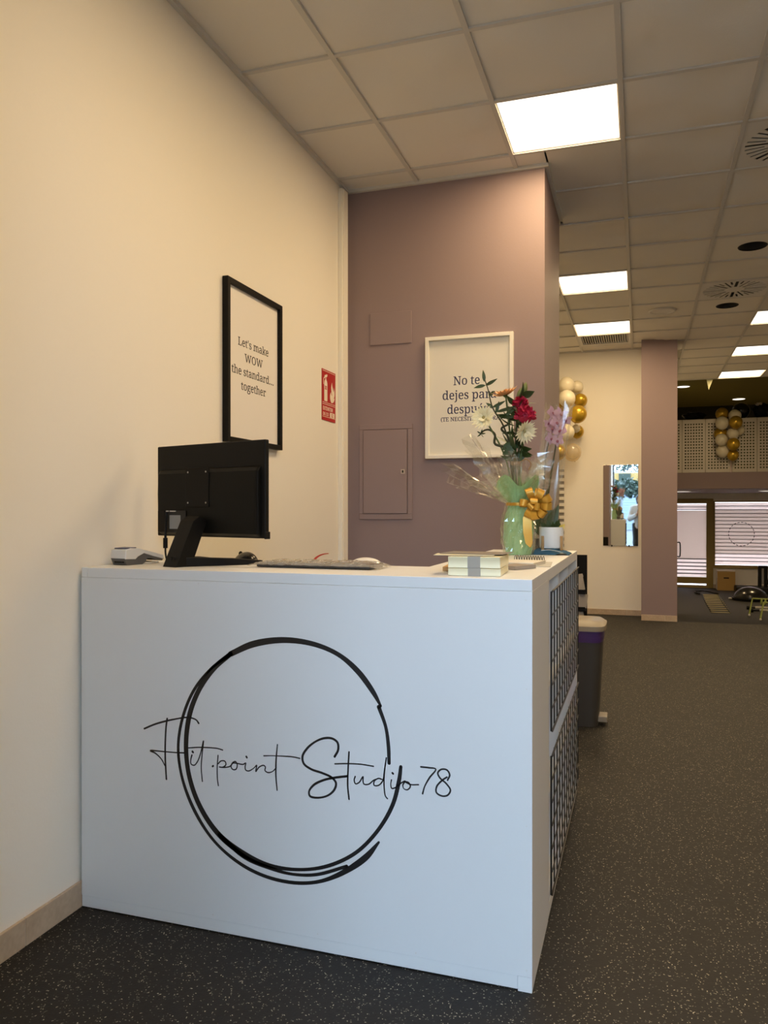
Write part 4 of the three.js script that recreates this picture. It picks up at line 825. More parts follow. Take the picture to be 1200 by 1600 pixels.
function gerbera(at, dir, R, c, cc, label, via, D) {
  const t = thing('cut_flower', label, 'flower', 'cut flowers in the wrapped vase'), petals = [];
  for (const [n, k, lift] of [[20, 1, 0.18], [20, 0.86, 0.34], [14, 0.55, 0.7]]) for (let i = 0; i < n; i++) {
    const g = leafGeo(R * k * rr(0.92, 1.06), R * 0.24, 0.14, 0.3, 5); g.rotateX(Math.PI / 2 - lift + rr(-0.1, 0.1)); g.rotateY(i / n * Math.PI * 2 + k * 3); petals.push(g);
  }
  const P = merge(petals); aim(P, at, dir); part(t, 'petals', P, phy(c, 0.6, { side: THREE.DoubleSide, transmission: 0.1, thickness: 0 }));
  const d = new THREE.SphereGeometry(R * 0.17, 18, 10); d.scale(1, 0.5, 1); d.translate(0, R * 0.05, 0); aim(d, at, dir); part(t, 'disc', d, std(cc, 0.8), 'flower centre');
  const cup = new THREE.ConeGeometry(R * 0.2, R * 0.3, 14); cup.rotateX(Math.PI); cup.translate(0, -R * 0.12, 0); aim(cup, at, dir); part(t, 'calyx', cup, stemMat);
  flowerStem(t, mouth.clone().add(new THREE.Vector3(rr(-0.02, 0.02), 0, rr(-0.015, 0.015))), via, at.clone().addScaledVector(dir.clone().normalize(), -R * 0.2), 0.0038);
  rebase(t, 1.262, 1.17, FB);
}
gerbera(V(1.122, 1.695, 3.27), new THREE.Vector3(-0.15, 0.12, 1), 0.058, lin(0.86, 0.82, 0.58), lin(0.35, 0.3, 0.12), 'cream gerbera daisy facing forward on a long bent stem', V(1.21, 1.52, 3.3));
gerbera(V(1.293, 1.63, 3.26), new THREE.Vector3(0.75, -0.35, 0.8), 0.055, lin(0.86, 0.8, 0.56), lin(0.35, 0.3, 0.12), 'cream gerbera daisy drooping below the red blooms', V(1.275, 1.5, 3.3));
gerbera(V(1.208, 1.79, 3.3), new THREE.Vector3(-0.25, 1, 0.2), 0.062, lin(0.8, 0.46, 0.2), lin(0.4, 0.2, 0.05), 'peach orange gerbera daisy seen edge on at the top', V(1.235, 1.55, 3.31));
function ruffled(at, R, label, via) {   // carnation-like bloom
  const t = thing('cut_flower', label, 'flower', 'cut flowers in the wrapped vase'), petals = [];
  for (let i = 0; i < 90; i++) {
    const y = 1 - (i + 0.5) / 90 * 1.35, a = i * 2.39996, r = Math.sqrt(Math.max(0, 1 - y * y)), dir = new THREE.Vector3(Math.cos(a) * r, y, Math.sin(a) * r);
    const g = leafGeo(R * rr(0.5, 0.62), R * 0.36, rr(-0.2, 0.3), 0.4, 4); aim(g, dir.clone().multiplyScalar(R * 0.48), dir.clone().add(new THREE.Vector3(rr(-0.3, 0.3), 0.25, rr(-0.3, 0.3))), rr(0, 6.28)); petals.push(g);
  }
  const core = new THREE.SphereGeometry(R * 0.66, 16, 12); petals.push(core);
  const P = merge(petals); P.translate(at.x, at.y, at.z); part(t, 'petals', P, phy(lin(0.42, 0.008, 0.045), 0.6, { side: THREE.DoubleSide }));
  flowerStem(t, mouth.clone().add(new THREE.Vector3(rr(-0.02, 0.02), 0, rr(-0.015, 0.015))), via, at.clone().add(new THREE.Vector3(0, -R * 0.5, 0)), 0.004);
  rebase(t, 1.262, 1.17, FB);
}
ruffled(V(1.296, 1.695, 3.27), 0.047, 'large crimson ruffled bloom in the wrapped vase', V(1.27, 1.5, 3.3));
ruffled(V(1.272, 1.75, 3.3), 0.036, 'smaller crimson bloom above the large one', V(1.262, 1.5, 3.31));
{ // lily branch with buds and leaves
  const t = thing('lily_branch', 'leafy dark green lily branch with closed buds among the flowers', 'branch');
  const spine = [mouth.clone(), V(1.25, 1.45, 3.3), V(1.252, 1.62, 3.31), V(1.258, 1.78, 3.31)];
  part(t, 'stem', taper(spine, [0.006, 0.005, 0.004, 0.003], 30), stemMat);
  part(t, 'side_stem', taper([V(1.252, 1.7, 3.31), V(1.278, 1.775, 3.3), V(1.286, 1.8, 3.3)], [0.003, 0.0025], 12), stemMat);
  for (const [x, y, D, dx, dy] of [[1.287, 1.79, 3.3, 0.15, 1], [1.258, 1.775, 3.31, 0.4, 0.9]]) { const g = new THREE.LatheGeometry([[0.0005, 0], [0.008, 0.008], [0.011, 0.025], [0.008, 0.042], [0.001, 0.052]].map(([a, b]) => new THREE.Vector2(a, b)), 14); aim(g, V(x, y, D), new THREE.Vector3(dx, dy, 0)); part(t, 'bud', g, std(lin(0.16, 0.2, 0.06), 0.45), 'pale green bud'); }
  const c = new THREE.CatmullRomCurve3(spine);
  for (let i = 0; i < 38; i++) {
    const p = c.getPointAt(0.56 + 0.42 * (i / 38)), a = i * 2.4, g = leafGeo(rr(0.05, 0.09), rr(0.02, 0.032), rr(0.1, 0.6), 0.2, 6);
    aim(g, p, new THREE.Vector3(Math.cos(a), rr(-0.1, 0.8), Math.sin(a) * 0.8), rr(0, 6)); part(t, 'leaf', g, leafMat);
  }
  for (const [x, y, dx, dy] of [[1.29, 1.77, -0.3, -1], [1.282, 1.785, 1, 0.1], [1.245, 1.56, -0.8, -0.4], [1.27, 1.565, 0.9, -0.3], [1.275, 1.55, 0.8, -0.7], [1.24, 1.585, -0.7, -0.5], [1.25, 1.6, 0.5, -0.8]]) { const g = leafGeo(0.05, 0.034, 0.3, 0.2, 6); aim(g, V(x, y, 3.29), new THREE.Vector3(dx, dy, 0.3), 0.4); part(t, 'leaf', g, leafMat); }
  rebase(t, 1.262, 1.17, FB);
}
{ // slim bamboo-like shoot leaning left
  const t = thing('leafy_shoot', 'slim green shoot with narrow leaves rising above the cream gerbera', 'branch');
  const sp = [mouth.clone(), V(1.245, 1.5, 3.3), V(1.2, 1.66, 3.3), V(1.155, 1.74, 3.29), V(1.135, 1.82, 3.29), V(1.12, 1.865, 3.29)];
  part(t, 'stem', taper(sp, [0.005, 0.005, 0.0045, 0.004, 0.003, 0.002], 50), twigMat);
  for (const [x, y, dx, dy, l] of [[1.12, 1.85, -0.05, 1, 0.05], [1.125, 1.835, 0.9, 0.35, 0.055], [1.125, 1.835, -0.9, -0.15, 0.05], [1.14, 1.79, 0.8, 0.5, 0.03], [1.155, 1.74, 1, 0.35, 0.06], [1.16, 1.735, -0.6, 0.5, 0.04], [1.17, 1.72, 1, 0.15, 0.09], [1.18, 1.70, 0.9, -0.15, 0.08], [1.19, 1.69, 0.8, 0.45, 0.075], [1.17, 1.715, 0.3, 0.9, 0.05]]) { const g = leafGeo(l, 0.014, 0.25, 0.25, 6); aim(g, V(x, y, 3.29), new THREE.Vector3(dx, dy, 0.2), 0.3); part(t, 'leaf', g, leafMat); }
  rebase(t, 1.262, 1.17, FB);
}
{ // corkscrew twig
  const t = thing('curly_twig', 'dark corkscrew twig bending out below the cream gerbera', 'branch');
  part(t, 'twig', taper([mouth.clone(), V(1.235, 1.5, 3.29), V(1.215, 1.565, 3.29), V(1.165, 1.585, 3.29), V(1.165, 1.625, 3.29), V(1.14, 1.645, 3.29), V(1.118, 1.64, 3.28), V(1.105, 1.625, 3.28)], [0.004, 0.0045, 0.006, 0.007, 0.0065, 0.006, 0.005, 0.003], 70), twigMat);
  part(t, 'twig', taper([V(1.24, 1.55, 3.3), V(1.215, 1.62, 3.31), V(1.19, 1.65, 3.31), V(1.225, 1.675, 3.31), V(1.2, 1.72, 3.31)], [0.004, 0.005, 0.005, 0.004, 0.002], 50), twigMat);
  for (let k = 0; k < 5; k++) { const g = leafGeo(0.02, 0.006, 0.2, 0.2, 4); aim(g, V(1.108, 1.628, 3.28), new THREE.Vector3(Math.cos(k * 1.3), Math.sin(k * 1.3), 0.3)); part(t, 'leaf', g, leafMat); }
  rebase(t, 1.262, 1.17, FB);
}
{ // raffia tie round the stems
  const t = thing('raffia_tie', 'brown raffia tied round the flower stems', 'tie');
  const m = std(lin(0.3, 0.19, 0.09), 0.8);
  for (let k = 0; k < 4; k++) { const g = new THREE.TorusGeometry(0.021 + 0.002 * (k % 2), 0.003, 6, 24); g.rotateX(Math.PI / 2 + 0.12 * (k - 1.5)); g.translate(1.253, 1.49 + k * 0.006, -3.3); part(t, 'loop', g, m); }
  part(t, 'tail', tube([V(1.27, 1.5, 3.28), V(1.3, 1.515, 3.27), V(1.32, 1.495, 3.27), V(1.31, 1.47, 3.27)], 0.0022, 20), m);
  rebase(t, 1.253, 1.49, 3.3);
}
{ // vase wrapped in green tissue and clear film, tied with a gold bow
  const t = thing('wrapped_vase', 'vase wrapped in mint green tissue and clear film with a gold bow', 'vase');
  const cx = 1.263, cD = FB;
  const sheath = (r0, y0, y1, n, m, jitter, top, fold = false) => {   // crumpled sleeve round the axis
    const pos = [], idx = [];
    for (let j = 0; j <= m; j++) for (let i = 0; i <= n; i++) {
      const a = (i % n) / n * Math.PI * 2, v = j / m, s = Math.sin((i % n) * 12.9 + j * 78.2) * 43758.5453, k = (s - Math.floor(s)) - 0.5;
      const rs = Math.sin((i % n) * 91.7 + n) * 43758.5453, ridge = fold ? ((i % 2 ? 0.5 : -0.5) + (rs - Math.floor(rs)) - 0.5) : 0;
      const r = r0(v, a) + (k * (fold ? 0.45 : 1) + ridge * 0.8 * (0.3 + v)) * jitter * (j === 0 ? 0.3 : 1), y = y0 + (top ? top(v, a) : v * (y1 - y0));
      pos.push(cx + Math.cos(a) * r, y, -cD + Math.sin(a) * r);
    }
    for (let j = 0; j < m; j++) for (let i = 0; i < n; i++) { const a = j * (n + 1) + i, b = a + n + 1; idx.push(a, b, a + 1, a + 1, b, b + 1); }
    const g = new THREE.BufferGeometry(); g.setAttribute('position', new THREE.Float32BufferAttribute(pos, 3)); g.setIndex(idx);
    const q = g.toNonIndexed(); q.computeVertexNormals(); return q;
  };
  const tissue = phy(lin(0.36, 0.62, 0.30), 0.75, { transmission: 0.25, thickness: 0, side: THREE.DoubleSide });
  const belly = (v) => 0.054 + 0.008 * Math.sin(Math.PI * Math.min(1, v * 1.15)) - 0.014 * Math.max(0, v - 0.75) * 4;
  const inner = new THREE.LatheGeometry([[0.0005, 0.002], [0.045, 0.002], [0.05, 0.03], [0.05, 0.16], [0.036, 0.2], [0.036, 0.26], [0.033, 0.26], [0.033, 0.2], [0.046, 0.16], [0.046, 0.03], [0.0005, 0.008]].map(([a, b]) => new THREE.Vector2(a, b)), 28); inner.translate(cx, TOP, -cD);
  part(t, 'glass_vase', inner, phy(lin(0.8, 0.9, 0.85), 0.05, { transmission: 1, thickness: 0 }));
  part(t, 'tissue_wrap', sheath((v) => belly(v), TOP + 0.002, TOP + 0.215, 26, 9, 0.006), tissue, 'mint green tissue paper');
  // tissue collar with pointed tips
  part(t, 'tissue_collar', sheath((v, a) => 0.04 + 0.045 * v + 0.012 * Math.sin(3 * a) * v, TOP + 0.215, 0, 30, 5, 0.005, (v, a) => v * (0.07 + 0.05 * Math.pow(Math.abs(Math.sin(2 * a + 0.5)), 2))), tissue, 'pointed mint green tissue collar');
  part(t, 'film_wrap', sheath((v) => belly(v) + 0.009, TOP + 0.001, TOP + 0.218, 48, 14, 0.016), M.cello, 'clear crinkled film');
  // flaring film fan, longest towards the wall
  const fan = sheath((v, a) => { const left = Math.pow(Math.max(0, -Math.cos(a)), 1.5); return 0.048 + v * (0.07 + 0.185 * left); }, TOP + 0.216, 0, 60, 14, 0.042, (v, a) => { const left = Math.pow(Math.max(0, -Math.cos(a)), 1.5); return v * (0.15 - 0.03 * left + 0.05 * Math.sin(5 * a)); }, true);
  part(t, 'film_fan', fan, M.cello, 'clear film flaring out above the ribbon');
  const fan2 = sheath((v, a) => { const left = Math.pow(Math.max(0, -Math.cos(a)), 2); return 0.046 + v * (0.045 + 0.12 * left); }, TOP + 0.22, 0, 52, 12, 0.036, (v, a) => { const left = Math.pow(Math.max(0, -Math.cos(a)), 2); return v * (0.16 + 0.09 * left + 0.05 * Math.sin(4 * a + 1)); }, true);
  part(t, 'film_fan', fan2, M.cello);
  const gold = std(lin(0.56, 0.30, 0.035), 0.34, { metalness: 0.35, side: THREE.DoubleSide });
  const rb = new THREE.CylinderGeometry(0.0515, 0.0515, 0.013, 36, 1, true); rb.translate(cx, TOP + 0.213, -cD); part(t, 'ribbon', rb, gold, 'gold ribbon');
  // pull bow: strips bent into loops round a centre
  const bc = V(1.338, 1.325, 3.235);
  const loop = (dir, up, len, w) => {
    const n = 14, pos = [], idx = [], d = dir.clone().normalize(), s = new THREE.Vector3().crossVectors(d, up).normalize(), q = new THREE.Vector3().crossVectors(s, d);
    for (let i = 0; i <= n; i++) { const a = i / n * Math.PI * 2, al = len * (0.5 - 0.5 * Math.cos(a)), hi = len * 0.34 * Math.sin(a) * (0.5 - 0.5 * Math.cos(a) + 0.15), ww = w * (0.45 + 0.55 * Math.sin(a / 2)); for (const e of [-1, 1]) { const p = bc.clone().addScaledVector(d, al).addScaledVector(q, hi).addScaledVector(s, e * ww / 2); pos.push(p.x, p.y, p.z); } if (i < n) { const k = 2 * i; idx.push(k, k + 1, k + 2, k + 1, k + 3, k + 2); } }
    const g = new THREE.BufferGeometry(); g.setAttribute('position', new THREE.Float32BufferAttribute(pos, 3)); g.setIndex(idx); g.computeVertexNormals(); return g;
  };
  const bow = new THREE.Group(); bow.name = 'bow'; t.add(bow); bow.userData.label = 'gold ribbon bow with many loops';
  for (const [x, y, z, l] of [[-1, 0.15, 0.4, 0.062], [-0.35, 1, 0.3, 0.075], [0.5, 0.9, 0.4, 0.075], [1, 0.45, 0.3, 0.078], [1, -0.1, 0.4, 0.078], [0.75, -0.75, 0.5, 0.07], [0.15, -1, 0.5, 0.068], [-0.45, -0.9, 0.4, 0.062], [0.1, 0.4, 1, 0.05], [0.5, -0.2, 1, 0.05], [-0.3, -0.2, 1, 0.045], [0.2, 0.8, -0.3, 0.07], [0.9, 0.2, -0.4, 0.07]]) part(bow, 'loop', loop(new THREE.Vector3(x, y, z), new THREE.Vector3(0.2 * y, -0.2 * x, 1), l, 0.03), gold);
  { const pos = [], idx = []; const pts = [[1.322, 1.318, 3.238, 0.02], [1.31, 1.27, 3.226, 0.036], [1.312, 1.21, 3.224, 0.036], [1.318, 1.165, 3.226, 0.028], [1.324, 1.148, 3.228, 0.004]]; pts.forEach(([x, y, D, w], i) => { pos.push(x - w / 2, y, -D, x + w / 2, y + 0.004, -D - 0.004); if (i < pts.length - 1) { const k = 2 * i; idx.push(k, k + 2, k + 1, k + 1, k + 2, k + 3); } }); const g = new THREE.BufferGeometry(); g.setAttribute('position', new THREE.Float32BufferAttribute(pos, 3)); g.setIndex(idx); g.computeVertexNormals(); part(bow, 'tail', g, gold); }
  rebase(t, cx, TOP, cD);
}
{ // orchid in a clear sleeve
  const t = thing('wrapped_orchid', 'lilac orchid standing in a tall clear film sleeve behind the gold bow', 'orchid');
  const pink = phy(lin(0.56, 0.36, 0.48), 0.5, { side: THREE.DoubleSide, transmission: 0.2, thickness: 0 }), deep = std(lin(0.2, 0.03, 0.09), 0.5);
  const pot = new THREE.CylinderGeometry(0.034, 0.028, 0.06, 24); pot.translate(1.355, TOP + 0.033, -3.5); part(t, 'pot', pot, std(lin(0.06, 0.06, 0.055), 0.6));
  part(t, 'flower_stem', taper([V(1.36, 1.18, 3.5), V(1.385, 1.4, 3.5), V(1.41, 1.56, 3.5), V(1.43, 1.68, 3.5), V(1.455, 1.73, 3.5)], [0.005, 0.004, 0.004, 0.003, 0.002], 40), twigMat);
  part(t, 'flower_stem', taper([V(1.35, 1.18, 3.5), V(1.362, 1.42, 3.5), V(1.372, 1.55, 3.5), V(1.40, 1.66, 3.5)], [0.005, 0.004, 0.003, 0.002], 40), twigMat);
  for (const [dx, dy, l] of [[0.12, 1, 0.22], [-0.35, 1, 0.15], [0.5, 1, 0.16]]) { const g = leafGeo(l, 0.055, 0.2, 0.2, 8); aim(g, V(1.36, 1.18, 3.49), new THREE.Vector3(dx, dy, 0.05), 0.2); part(t, 'leaf', g, leafMat); }
  for (const [x, y, s] of [[1.405, 1.735, 0.032], [1.44, 1.725, 0.034], [1.425, 1.69, 0.036], [1.4, 1.665, 0.03], [1.435, 1.655, 0.034], [1.40, 1.62, 0.032], [1.425, 1.61, 0.03], [1.46, 1.7, 0.028], [1.385, 1.69, 0.026]]) {
    const f = [], at = V(x, y, 3.48 + rr(-0.015, 0.015)), dir = new THREE.Vector3(rr(-0.4, 0.5), rr(-0.3, 0.2), 1);
    for (const [a, w] of [[0, 0.62], [2.2, 0.5], [4.08, 0.5], [1.1, 0.95], [5.2, 0.95]]) { const g = leafGeo(s, s * w, 0.1, 0.15, 5); g.rotateZ(a); f.push(g); }
    const P = merge(f); P.rotateX(-Math.PI / 2); P.rotateX(Math.PI); aim(P, at, dir); const fl = part(t, 'blossom', P, pink, 'lilac blossom');
    const lip = leafGeo(s * 0.5, s * 0.4, -0.5, 0.4, 4); aim(lip, at, dir.clone().add(new THREE.Vector3(0, -0.6, 0))); part(fl, 'lip', lip, deep, 'dark red lip');
  }
  // creased clear sleeve: four sided, widening upwards
  const pos = [], ring = (y, x, D, r, k) => { const o = []; for (let i = 0; i < 24; i++) { const a = i / 24 * Math.PI * 2, q = r * (1 + (i % 2 ? 0.1 : -0.06) + 0.1 * Math.sin(i * 2.7 + k)); o.push([x + Math.cos(a) * q, y + (k === 5 ? 0.03 * Math.sin(i * 1.9) : 0), -D + Math.sin(a) * q * 0.8]); } return o; };
  const R = [ring(1.12, 1.352, 3.5, 0.036, 0), ring(1.25, 1.365, 3.5, 0.04, 1), ring(1.4, 1.382, 3.5, 0.046, 2), ring(1.52, 1.398, 3.5, 0.05, 3), ring(1.64, 1.414, 3.5, 0.054, 4), ring(1.755, 1.43, 3.5, 0.056, 5)];
  for (let j = 0; j < 5; j++) for (let i = 0; i < 24; i++) { const a = R[j][i], b = R[j][(i + 1) % 24], c = R[j + 1][i], d = R[j + 1][(i + 1) % 24]; pos.push(...a, ...c, ...b, ...b, ...c, ...d); }
  const g = new THREE.BufferGeometry(); g.setAttribute('position', new THREE.Float32BufferAttribute(pos, 3)); g.computeVertexNormals(); part(t, 'film_sleeve', g, M.cello, 'clear film sleeve');
  rebase(t, 1.352, TOP, 3.5); t.position.x -= 0.016;
}
{ // white pot on wooden legs
  const t = thing('potted_succulent', 'small leafy plant in a white pot with wooden legs on the blue cloth', 'plant');
  const g = new THREE.LatheGeometry([[0.0005, 0], [0.046, 0], [0.05, 0.006], [0.0515, 0.092], [0.0475, 0.092], [0.046, 0.078], [0.0005, 0.078]].map(([a, b]) => new THREE.Vector2(a, b)), 36); part(t, 'pot', g, std(lin(0.72, 0.74, 0.75), 0.4));
  const soil = new THREE.CylinderGeometry(0.045, 0.045, 0.006, 24); soil.translate(0, 0.08, 0); part(t, 'soil', soil, std(lin(0.03, 0.02, 0.012), 0.95));
  for (let k = 0; k < 4; k++) { const a = 0.62 + k * Math.PI / 2, b = bx(-0.006, 0.006, -0.006, 0.055, -0.003, 0.003, 0.001); b.rotateY(-a + Math.PI / 2); b.translate(Math.cos(a) * 0.055, 0, Math.sin(a) * 0.055); part(t, 'wooden_leg', b, std(lin(0.48, 0.3, 0.14), 0.6), 'pale wooden leg'); }
  for (let k = 0; k < 14; k++) { const a = k * 2.4, l = leafGeo(rr(0.03, 0.048), 0.024, 0.35, 0.2, 6); aim(l, new THREE.Vector3(Math.cos(a) * 0.016, 0.08, Math.sin(a) * 0.016), new THREE.Vector3(Math.cos(a), rr(0.6, 1.6), Math.sin(a)), rr(0, 1)); part(t, 'leaf', l, leafMat); }
  const y = leafGeo(0.03, 0.02, 0.3, 0.2, 6); aim(y, new THREE.Vector3(0.035, 0.082, 0.01), new THREE.Vector3(0.8, 0.8, 0.2)); part(t, 'yellow_leaf', y, phy(lin(0.6, 0.45, 0.06), 0.5, { side: THREE.DoubleSide }), 'yellow leaf');
  t.position.copy(V(1.391, TOP + 0.0235, 3.39));
}

// ------------------------------------------------------------------ person taking the picture, seen only in the mirror
{
  const t = thing('person', 'person in a white top and black trousers standing in the doorway, seen in the mirror', 'person');
  const px = 1.765, pD = -0.42;
  const cap = (p, a, b, ra, rb) => { const ba = b.clone().sub(a), h = Math.min(1, Math.max(0, p.clone().sub(a).dot(ba) / ba.lengthSq())); return p.distanceTo(a.clone().addScaledVector(ba, h)) - (ra + (rb - ra) * h); };
  const smin = (a, b, k) => { const h = Math.max(k - Math.abs(a - b), 0) / k; return Math.min(a, b) - h * h * k / 4; };
  const J = (x, y, d) => V(px + x, y, pD + d);
  const bones = { torso: [[J(0, 0.95, 0), J(0, 1.12, 0.005), 0.145, 0.125], [J(0, 1.12, 0.005), J(0, 1.3, 0), 0.125, 0.145], [J(-0.1, 1.34, 0), J(0.1, 1.34, 0), 0.09, 0.09]], neck: [[J(0, 1.38, 0), J(0, 1.47, 0.02), 0.05, 0.046]], head: [[J(0, 1.55, 0.03), J(0, 1.61, 0.02), 0.078, 0.088], [J(0, 1.51, 0.055), J(0, 1.53, 0.05), 0.045, 0.06], [J(0, 1.555, 0.115), J(0, 1.575, 0.105), 0.012, 0.01]] };
  bones.arms = []; bones.legs = []; bones.hands = [];
  for (const s of [-1, 1]) {
    bones.arms.push([J(s * 0.175, 1.36, 0), J(s * 0.245, 1.1, 0.04), 0.056, 0.044], [J(s * 0.245, 1.1, 0.04), J(s * 0.062, 1.2, 0.33), 0.043, 0.028]);
    bones.legs.push([J(s * 0.085, 0.93, 0), J(s * 0.095, 0.49, 0.01), 0.098, 0.062], [J(s * 0.095, 0.49, 0.01), J(s * 0.1, 0.09, -0.01), 0.06, 0.042], [J(s * 0.1, 0.06, -0.02), J(s * 0.11, 0.04, 0.14), 0.045, 0.03]);
    const w = J(s * 0.062, 1.2, 0.33);
    bones.hands.push([w, V(px - 0.016 + s * 0.05, 1.235, -0.04), 0.026, 0.024]);
    for (let k = 0; k < 4; k++) { const y = 1.225 + k * 0.017, l = [0.03, 0.036, 0.034, 0.027][k], b = V(px - 0.016 + s * 0.05, y, -0.034), m = V(px - 0.016 + s * 0.047, y + 0.002, -0.018), e = V(px - 0.016 + s * (0.047 - l * 0.6), y + 0.004, -0.0135); bones.hands.push([b, m, 0.009, 0.0085], [m, e, 0.0082, 0.0068]); }
    bones.hands.push([V(px - 0.016 + s * 0.045, 1.215, -0.05), V(px - 0.016 + s * 0.034, 1.25, -0.045), 0.011, 0.009], [V(px - 0.016 + s * 0.034, 1.25, -0.045), V(px - 0.016 + s * 0.022, 1.268, -0.038), 0.009, 0.0075]);
  }
  const field = (list, k, inflate = 0) => (p) => { let d = 9; for (const [a, b, ra, rb] of list) d = smin(d, cap(p, a, b, ra, rb), k); return d - inflate; };
  const march = (p0, p1, cell, sdf) => {
    const lo = p0.clone().min(p1), hi = p0.clone().max(p1);
    const c = lo.clone().add(hi).multiplyScalar(0.5), half = Math.max(hi.x - lo.x, hi.y - lo.y, hi.z - lo.z) / 2, res = Math.min(120, Math.ceil(2 * half / cell));
    const mc = new MarchingCubes(res, M.black, false, false, 120000); mc.isolation = 0; const p = new THREE.Vector3();
    for (let z = 0; z < res; z++) for (let y = 0; y < res; y++) for (let x = 0; x < res; x++) { p.set((x - res / 2) / (res / 2) * half + c.x, (y - res / 2) / (res / 2) * half + c.y, (z - res / 2) / (res / 2) * half + c.z); const out = p.x < lo.x || p.x > hi.x || p.y < lo.y || p.y > hi.y || p.z < lo.z || p.z > hi.z; mc.field[z * res * res + y * res + x] = out ? -0.1 : -sdf(p); }
    mc.update();
    const n = mc.count, g = new THREE.BufferGeometry(); g.setAttribute('position', new THREE.BufferAttribute(mc.positionArray.slice(0, n * 3), 3));
    g.scale(half, half, half); g.translate(c.x, c.y, c.z); const q = mergeVertices(g, 1e-5); q.computeVertexNormals(); return q;
  };
  const skin = std(lin(0.5, 0.3, 0.21), 0.55);
  const all = [...bones.torso, ...bones.neck, ...bones.arms, ...bones.legs];
  const body = part(t, 'body', [march(J(-0.4, 0.0, -0.3), J(0.4, 1.5, 0.4), 0.016, field(all, 0.06)), march(J(-0.13, 1.42, -0.13), J(0.13, 1.73, 0.16), 0.006, field([...bones.head, ...bones.neck], 0.04)), march(V(1.64, 1.15, -0.16), V(1.86, 1.31, -0.005), 0.0035, field(bones.hands, 0.012))], skin);
  part(body, 'top', march(J(-0.4, 0.84, -0.3), J(0.4, 1.43, 0.32), 0.016, field([...bones.torso, ...bones.arms], 0.06, 0.016)), std(lin(0.5, 0.5, 0.5), 0.85), 'loose white long sleeved top');
  part(body, 'trousers', march(J(-0.3, 0.08, -0.3), J(0.3, 1.02, 0.1), 0.016, field([...bones.legs.filter((_, i) => i % 3 < 2), bones.torso[0]], 0.05, 0.012)), std(lin(0.012, 0.012, 0.014), 0.8), 'black trousers');
  part(body, 'hair', march(J(-0.14, 1.45, -0.15), J(0.14, 1.75, 0.12), 0.008, (p) => { const d = field([...bones.head.slice(0, 1), [J(0, 1.6, -0.02), J(0, 1.48, -0.04), 0.088, 0.07]], 0.04, 0.014)(p); const f = p.clone().sub(J(0, 1.57, 0.11)).length() - 0.09; return Math.max(d, -f); }), std(lin(0.03, 0.02, 0.014), 0.7), 'dark hair');
  rebase(t, px, 0, pD);
  const ph = thing('mobile_phone', 'black mobile phone held up by the person in the doorway', 'phone');
  part(ph, 'case', bx(1.7125, 1.7855, 1.19, 1.335, -0.034, -0.024, 0.004), M.black); const lens = new THREE.CylinderGeometry(0.008, 0.008, 0.003, 20); lens.rotateX(Math.PI / 2); lens.translate(1.749, 1.302, 0.0225); part(ph, 'lens', lens, M.gloss);
  rebase(ph, 1.749, 1.19, -0.029);
}

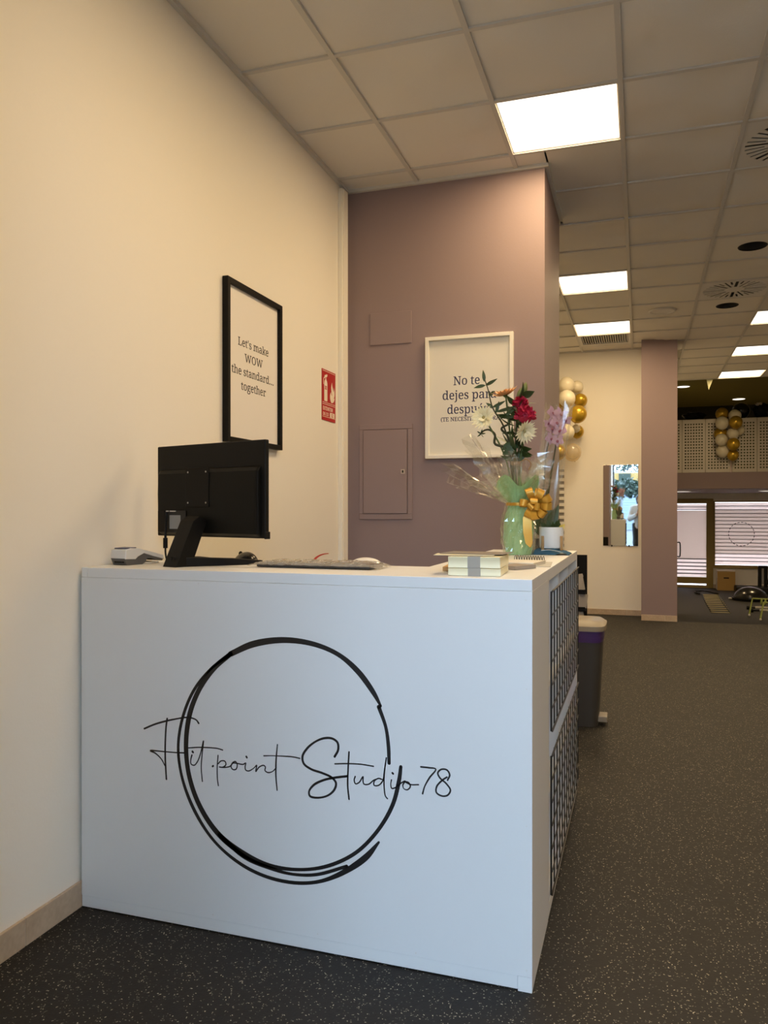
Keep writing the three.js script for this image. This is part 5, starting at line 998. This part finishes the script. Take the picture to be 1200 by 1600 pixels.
// ------------------------------------------------------------------ the street outside, seen through the doorway in the mirror and behind the gym glass
struct('ground_street', bx(-14, 18, -0.72, -0.53, -24, -0.6), std(lin(0.16, 0.155, 0.15), 0.9));
struct('ground_rear', bx(-6, 16, -0.9, -0.63, 19.7, 40), std(lin(0.4, 0.33, 0.3), 0.9));
{
  const wallM = std(lin(0.62, 0.44, 0.38), 0.85);
  struct('wall_rear_building', bx(-4, 16, -0.63, 6.5, 25, 25.3), wallM);
  const t = thing('shopfront', 'shop across the street with yellow fascia and pale blue shutter, seen in the mirror', 'building');
  const D = -11;
  part(t, 'wall', bx(-6, 10, -0.53, 2.8, D - 0.6, D - 0.3), std(lin(0.2, 0.19, 0.18), 0.8));
  part(t, 'fascia', bx(-1.5, 4, 2.42, 2.74, D - 0.3, D - 0.22, 0.01), std(lin(0.22, 0.12, 0.02), 0.6), 'yellow fascia board');
  const sign = bx(0.99, 1.43, 2.44, 2.72, D - 0.22, D - 0.18, 0.006); part(t, 'sign', sign, std(lin(0.006, 0.014, 0.006), 0.7), 'dark green sign board');
  const sh = new THREE.Group(); sh.name = 'shutter'; t.add(sh); sh.userData.label = 'pale blue roller shutter';
  for (let k = 0; k < 14; k++) part(sh, 'slat', bx(0.75, 2.6, 0.55 + k * 0.105, 0.65 + k * 0.105, D - 0.3, D - 0.26, 0.006), std(lin(0.14, 0.165, 0.2), 0.6));
  part(t, 'door_frame', [bx(0.62, 0.75, -0.53, 2.05, D - 0.3, D - 0.2), bx(2.6, 2.73, -0.53, 2.05, D - 0.3, D - 0.2), bx(0.62, 2.73, 2.02, 2.15, D - 0.3, D - 0.2)], std(lin(0.3, 0.3, 0.29), 0.6));
  rebase(t, 1.5, -0.53, D - 0.4);
}
function tree(x, y, D, r, n, trunkTo, label, seedAt, flat) {
  seed = seedAt;
  const t = thing('street_tree', label, 'tree', 'street trees seen in the mirror');
  part(t, 'trunk', taper([V(x + 1.1, -0.53, D), V(x + 1.0, trunkTo * 0.5, D), V(x + 0.2, trunkTo, D)], [0.09, 0.07, 0.05], 12), std(lin(0.08, 0.06, 0.04), 0.9));
  const gs = [];
  for (let i = 0; i < n; i++) { const a = rnd() * 6.28, c = rr(-1, 1), q = Math.sqrt(1 - c * c), k = Math.cbrt(rnd()), g = leafGeo(rr(0.12, 0.2), rr(0.06, 0.1), 0.2, 0.2, 3); aim(g, V(x + Math.cos(a) * q * k * r, y + c * k * r * flat, D + Math.sin(a) * q * k * r * 0.7), new THREE.Vector3(rr(-1, 1), rr(-1, 0.6), rr(-1, 1)), rr(0, 6)); gs.push(g); }
  const f = part(t, 'foliage', gs, phy(lin(0.012, 0.024, 0.01), 0.6, { side: THREE.DoubleSide, transmission: 0.2, thickness: 0 })); f.userData.kind = 'stuff';
  rebase(t, x + 1.1, -0.53, D);
}
tree(1.35, 2.06, -7.5, 0.85, 1100, 2.0, 'low dark green street tree before the yellow fascia, seen in the mirror', 11, 0.32);
tree(0.9, 3.3, -12.6, 1.3, 700, 3.0, 'taller loose street tree rising above the yellow fascia, seen in the mirror', 23, 0.55);

renderer.render(scene, camera);
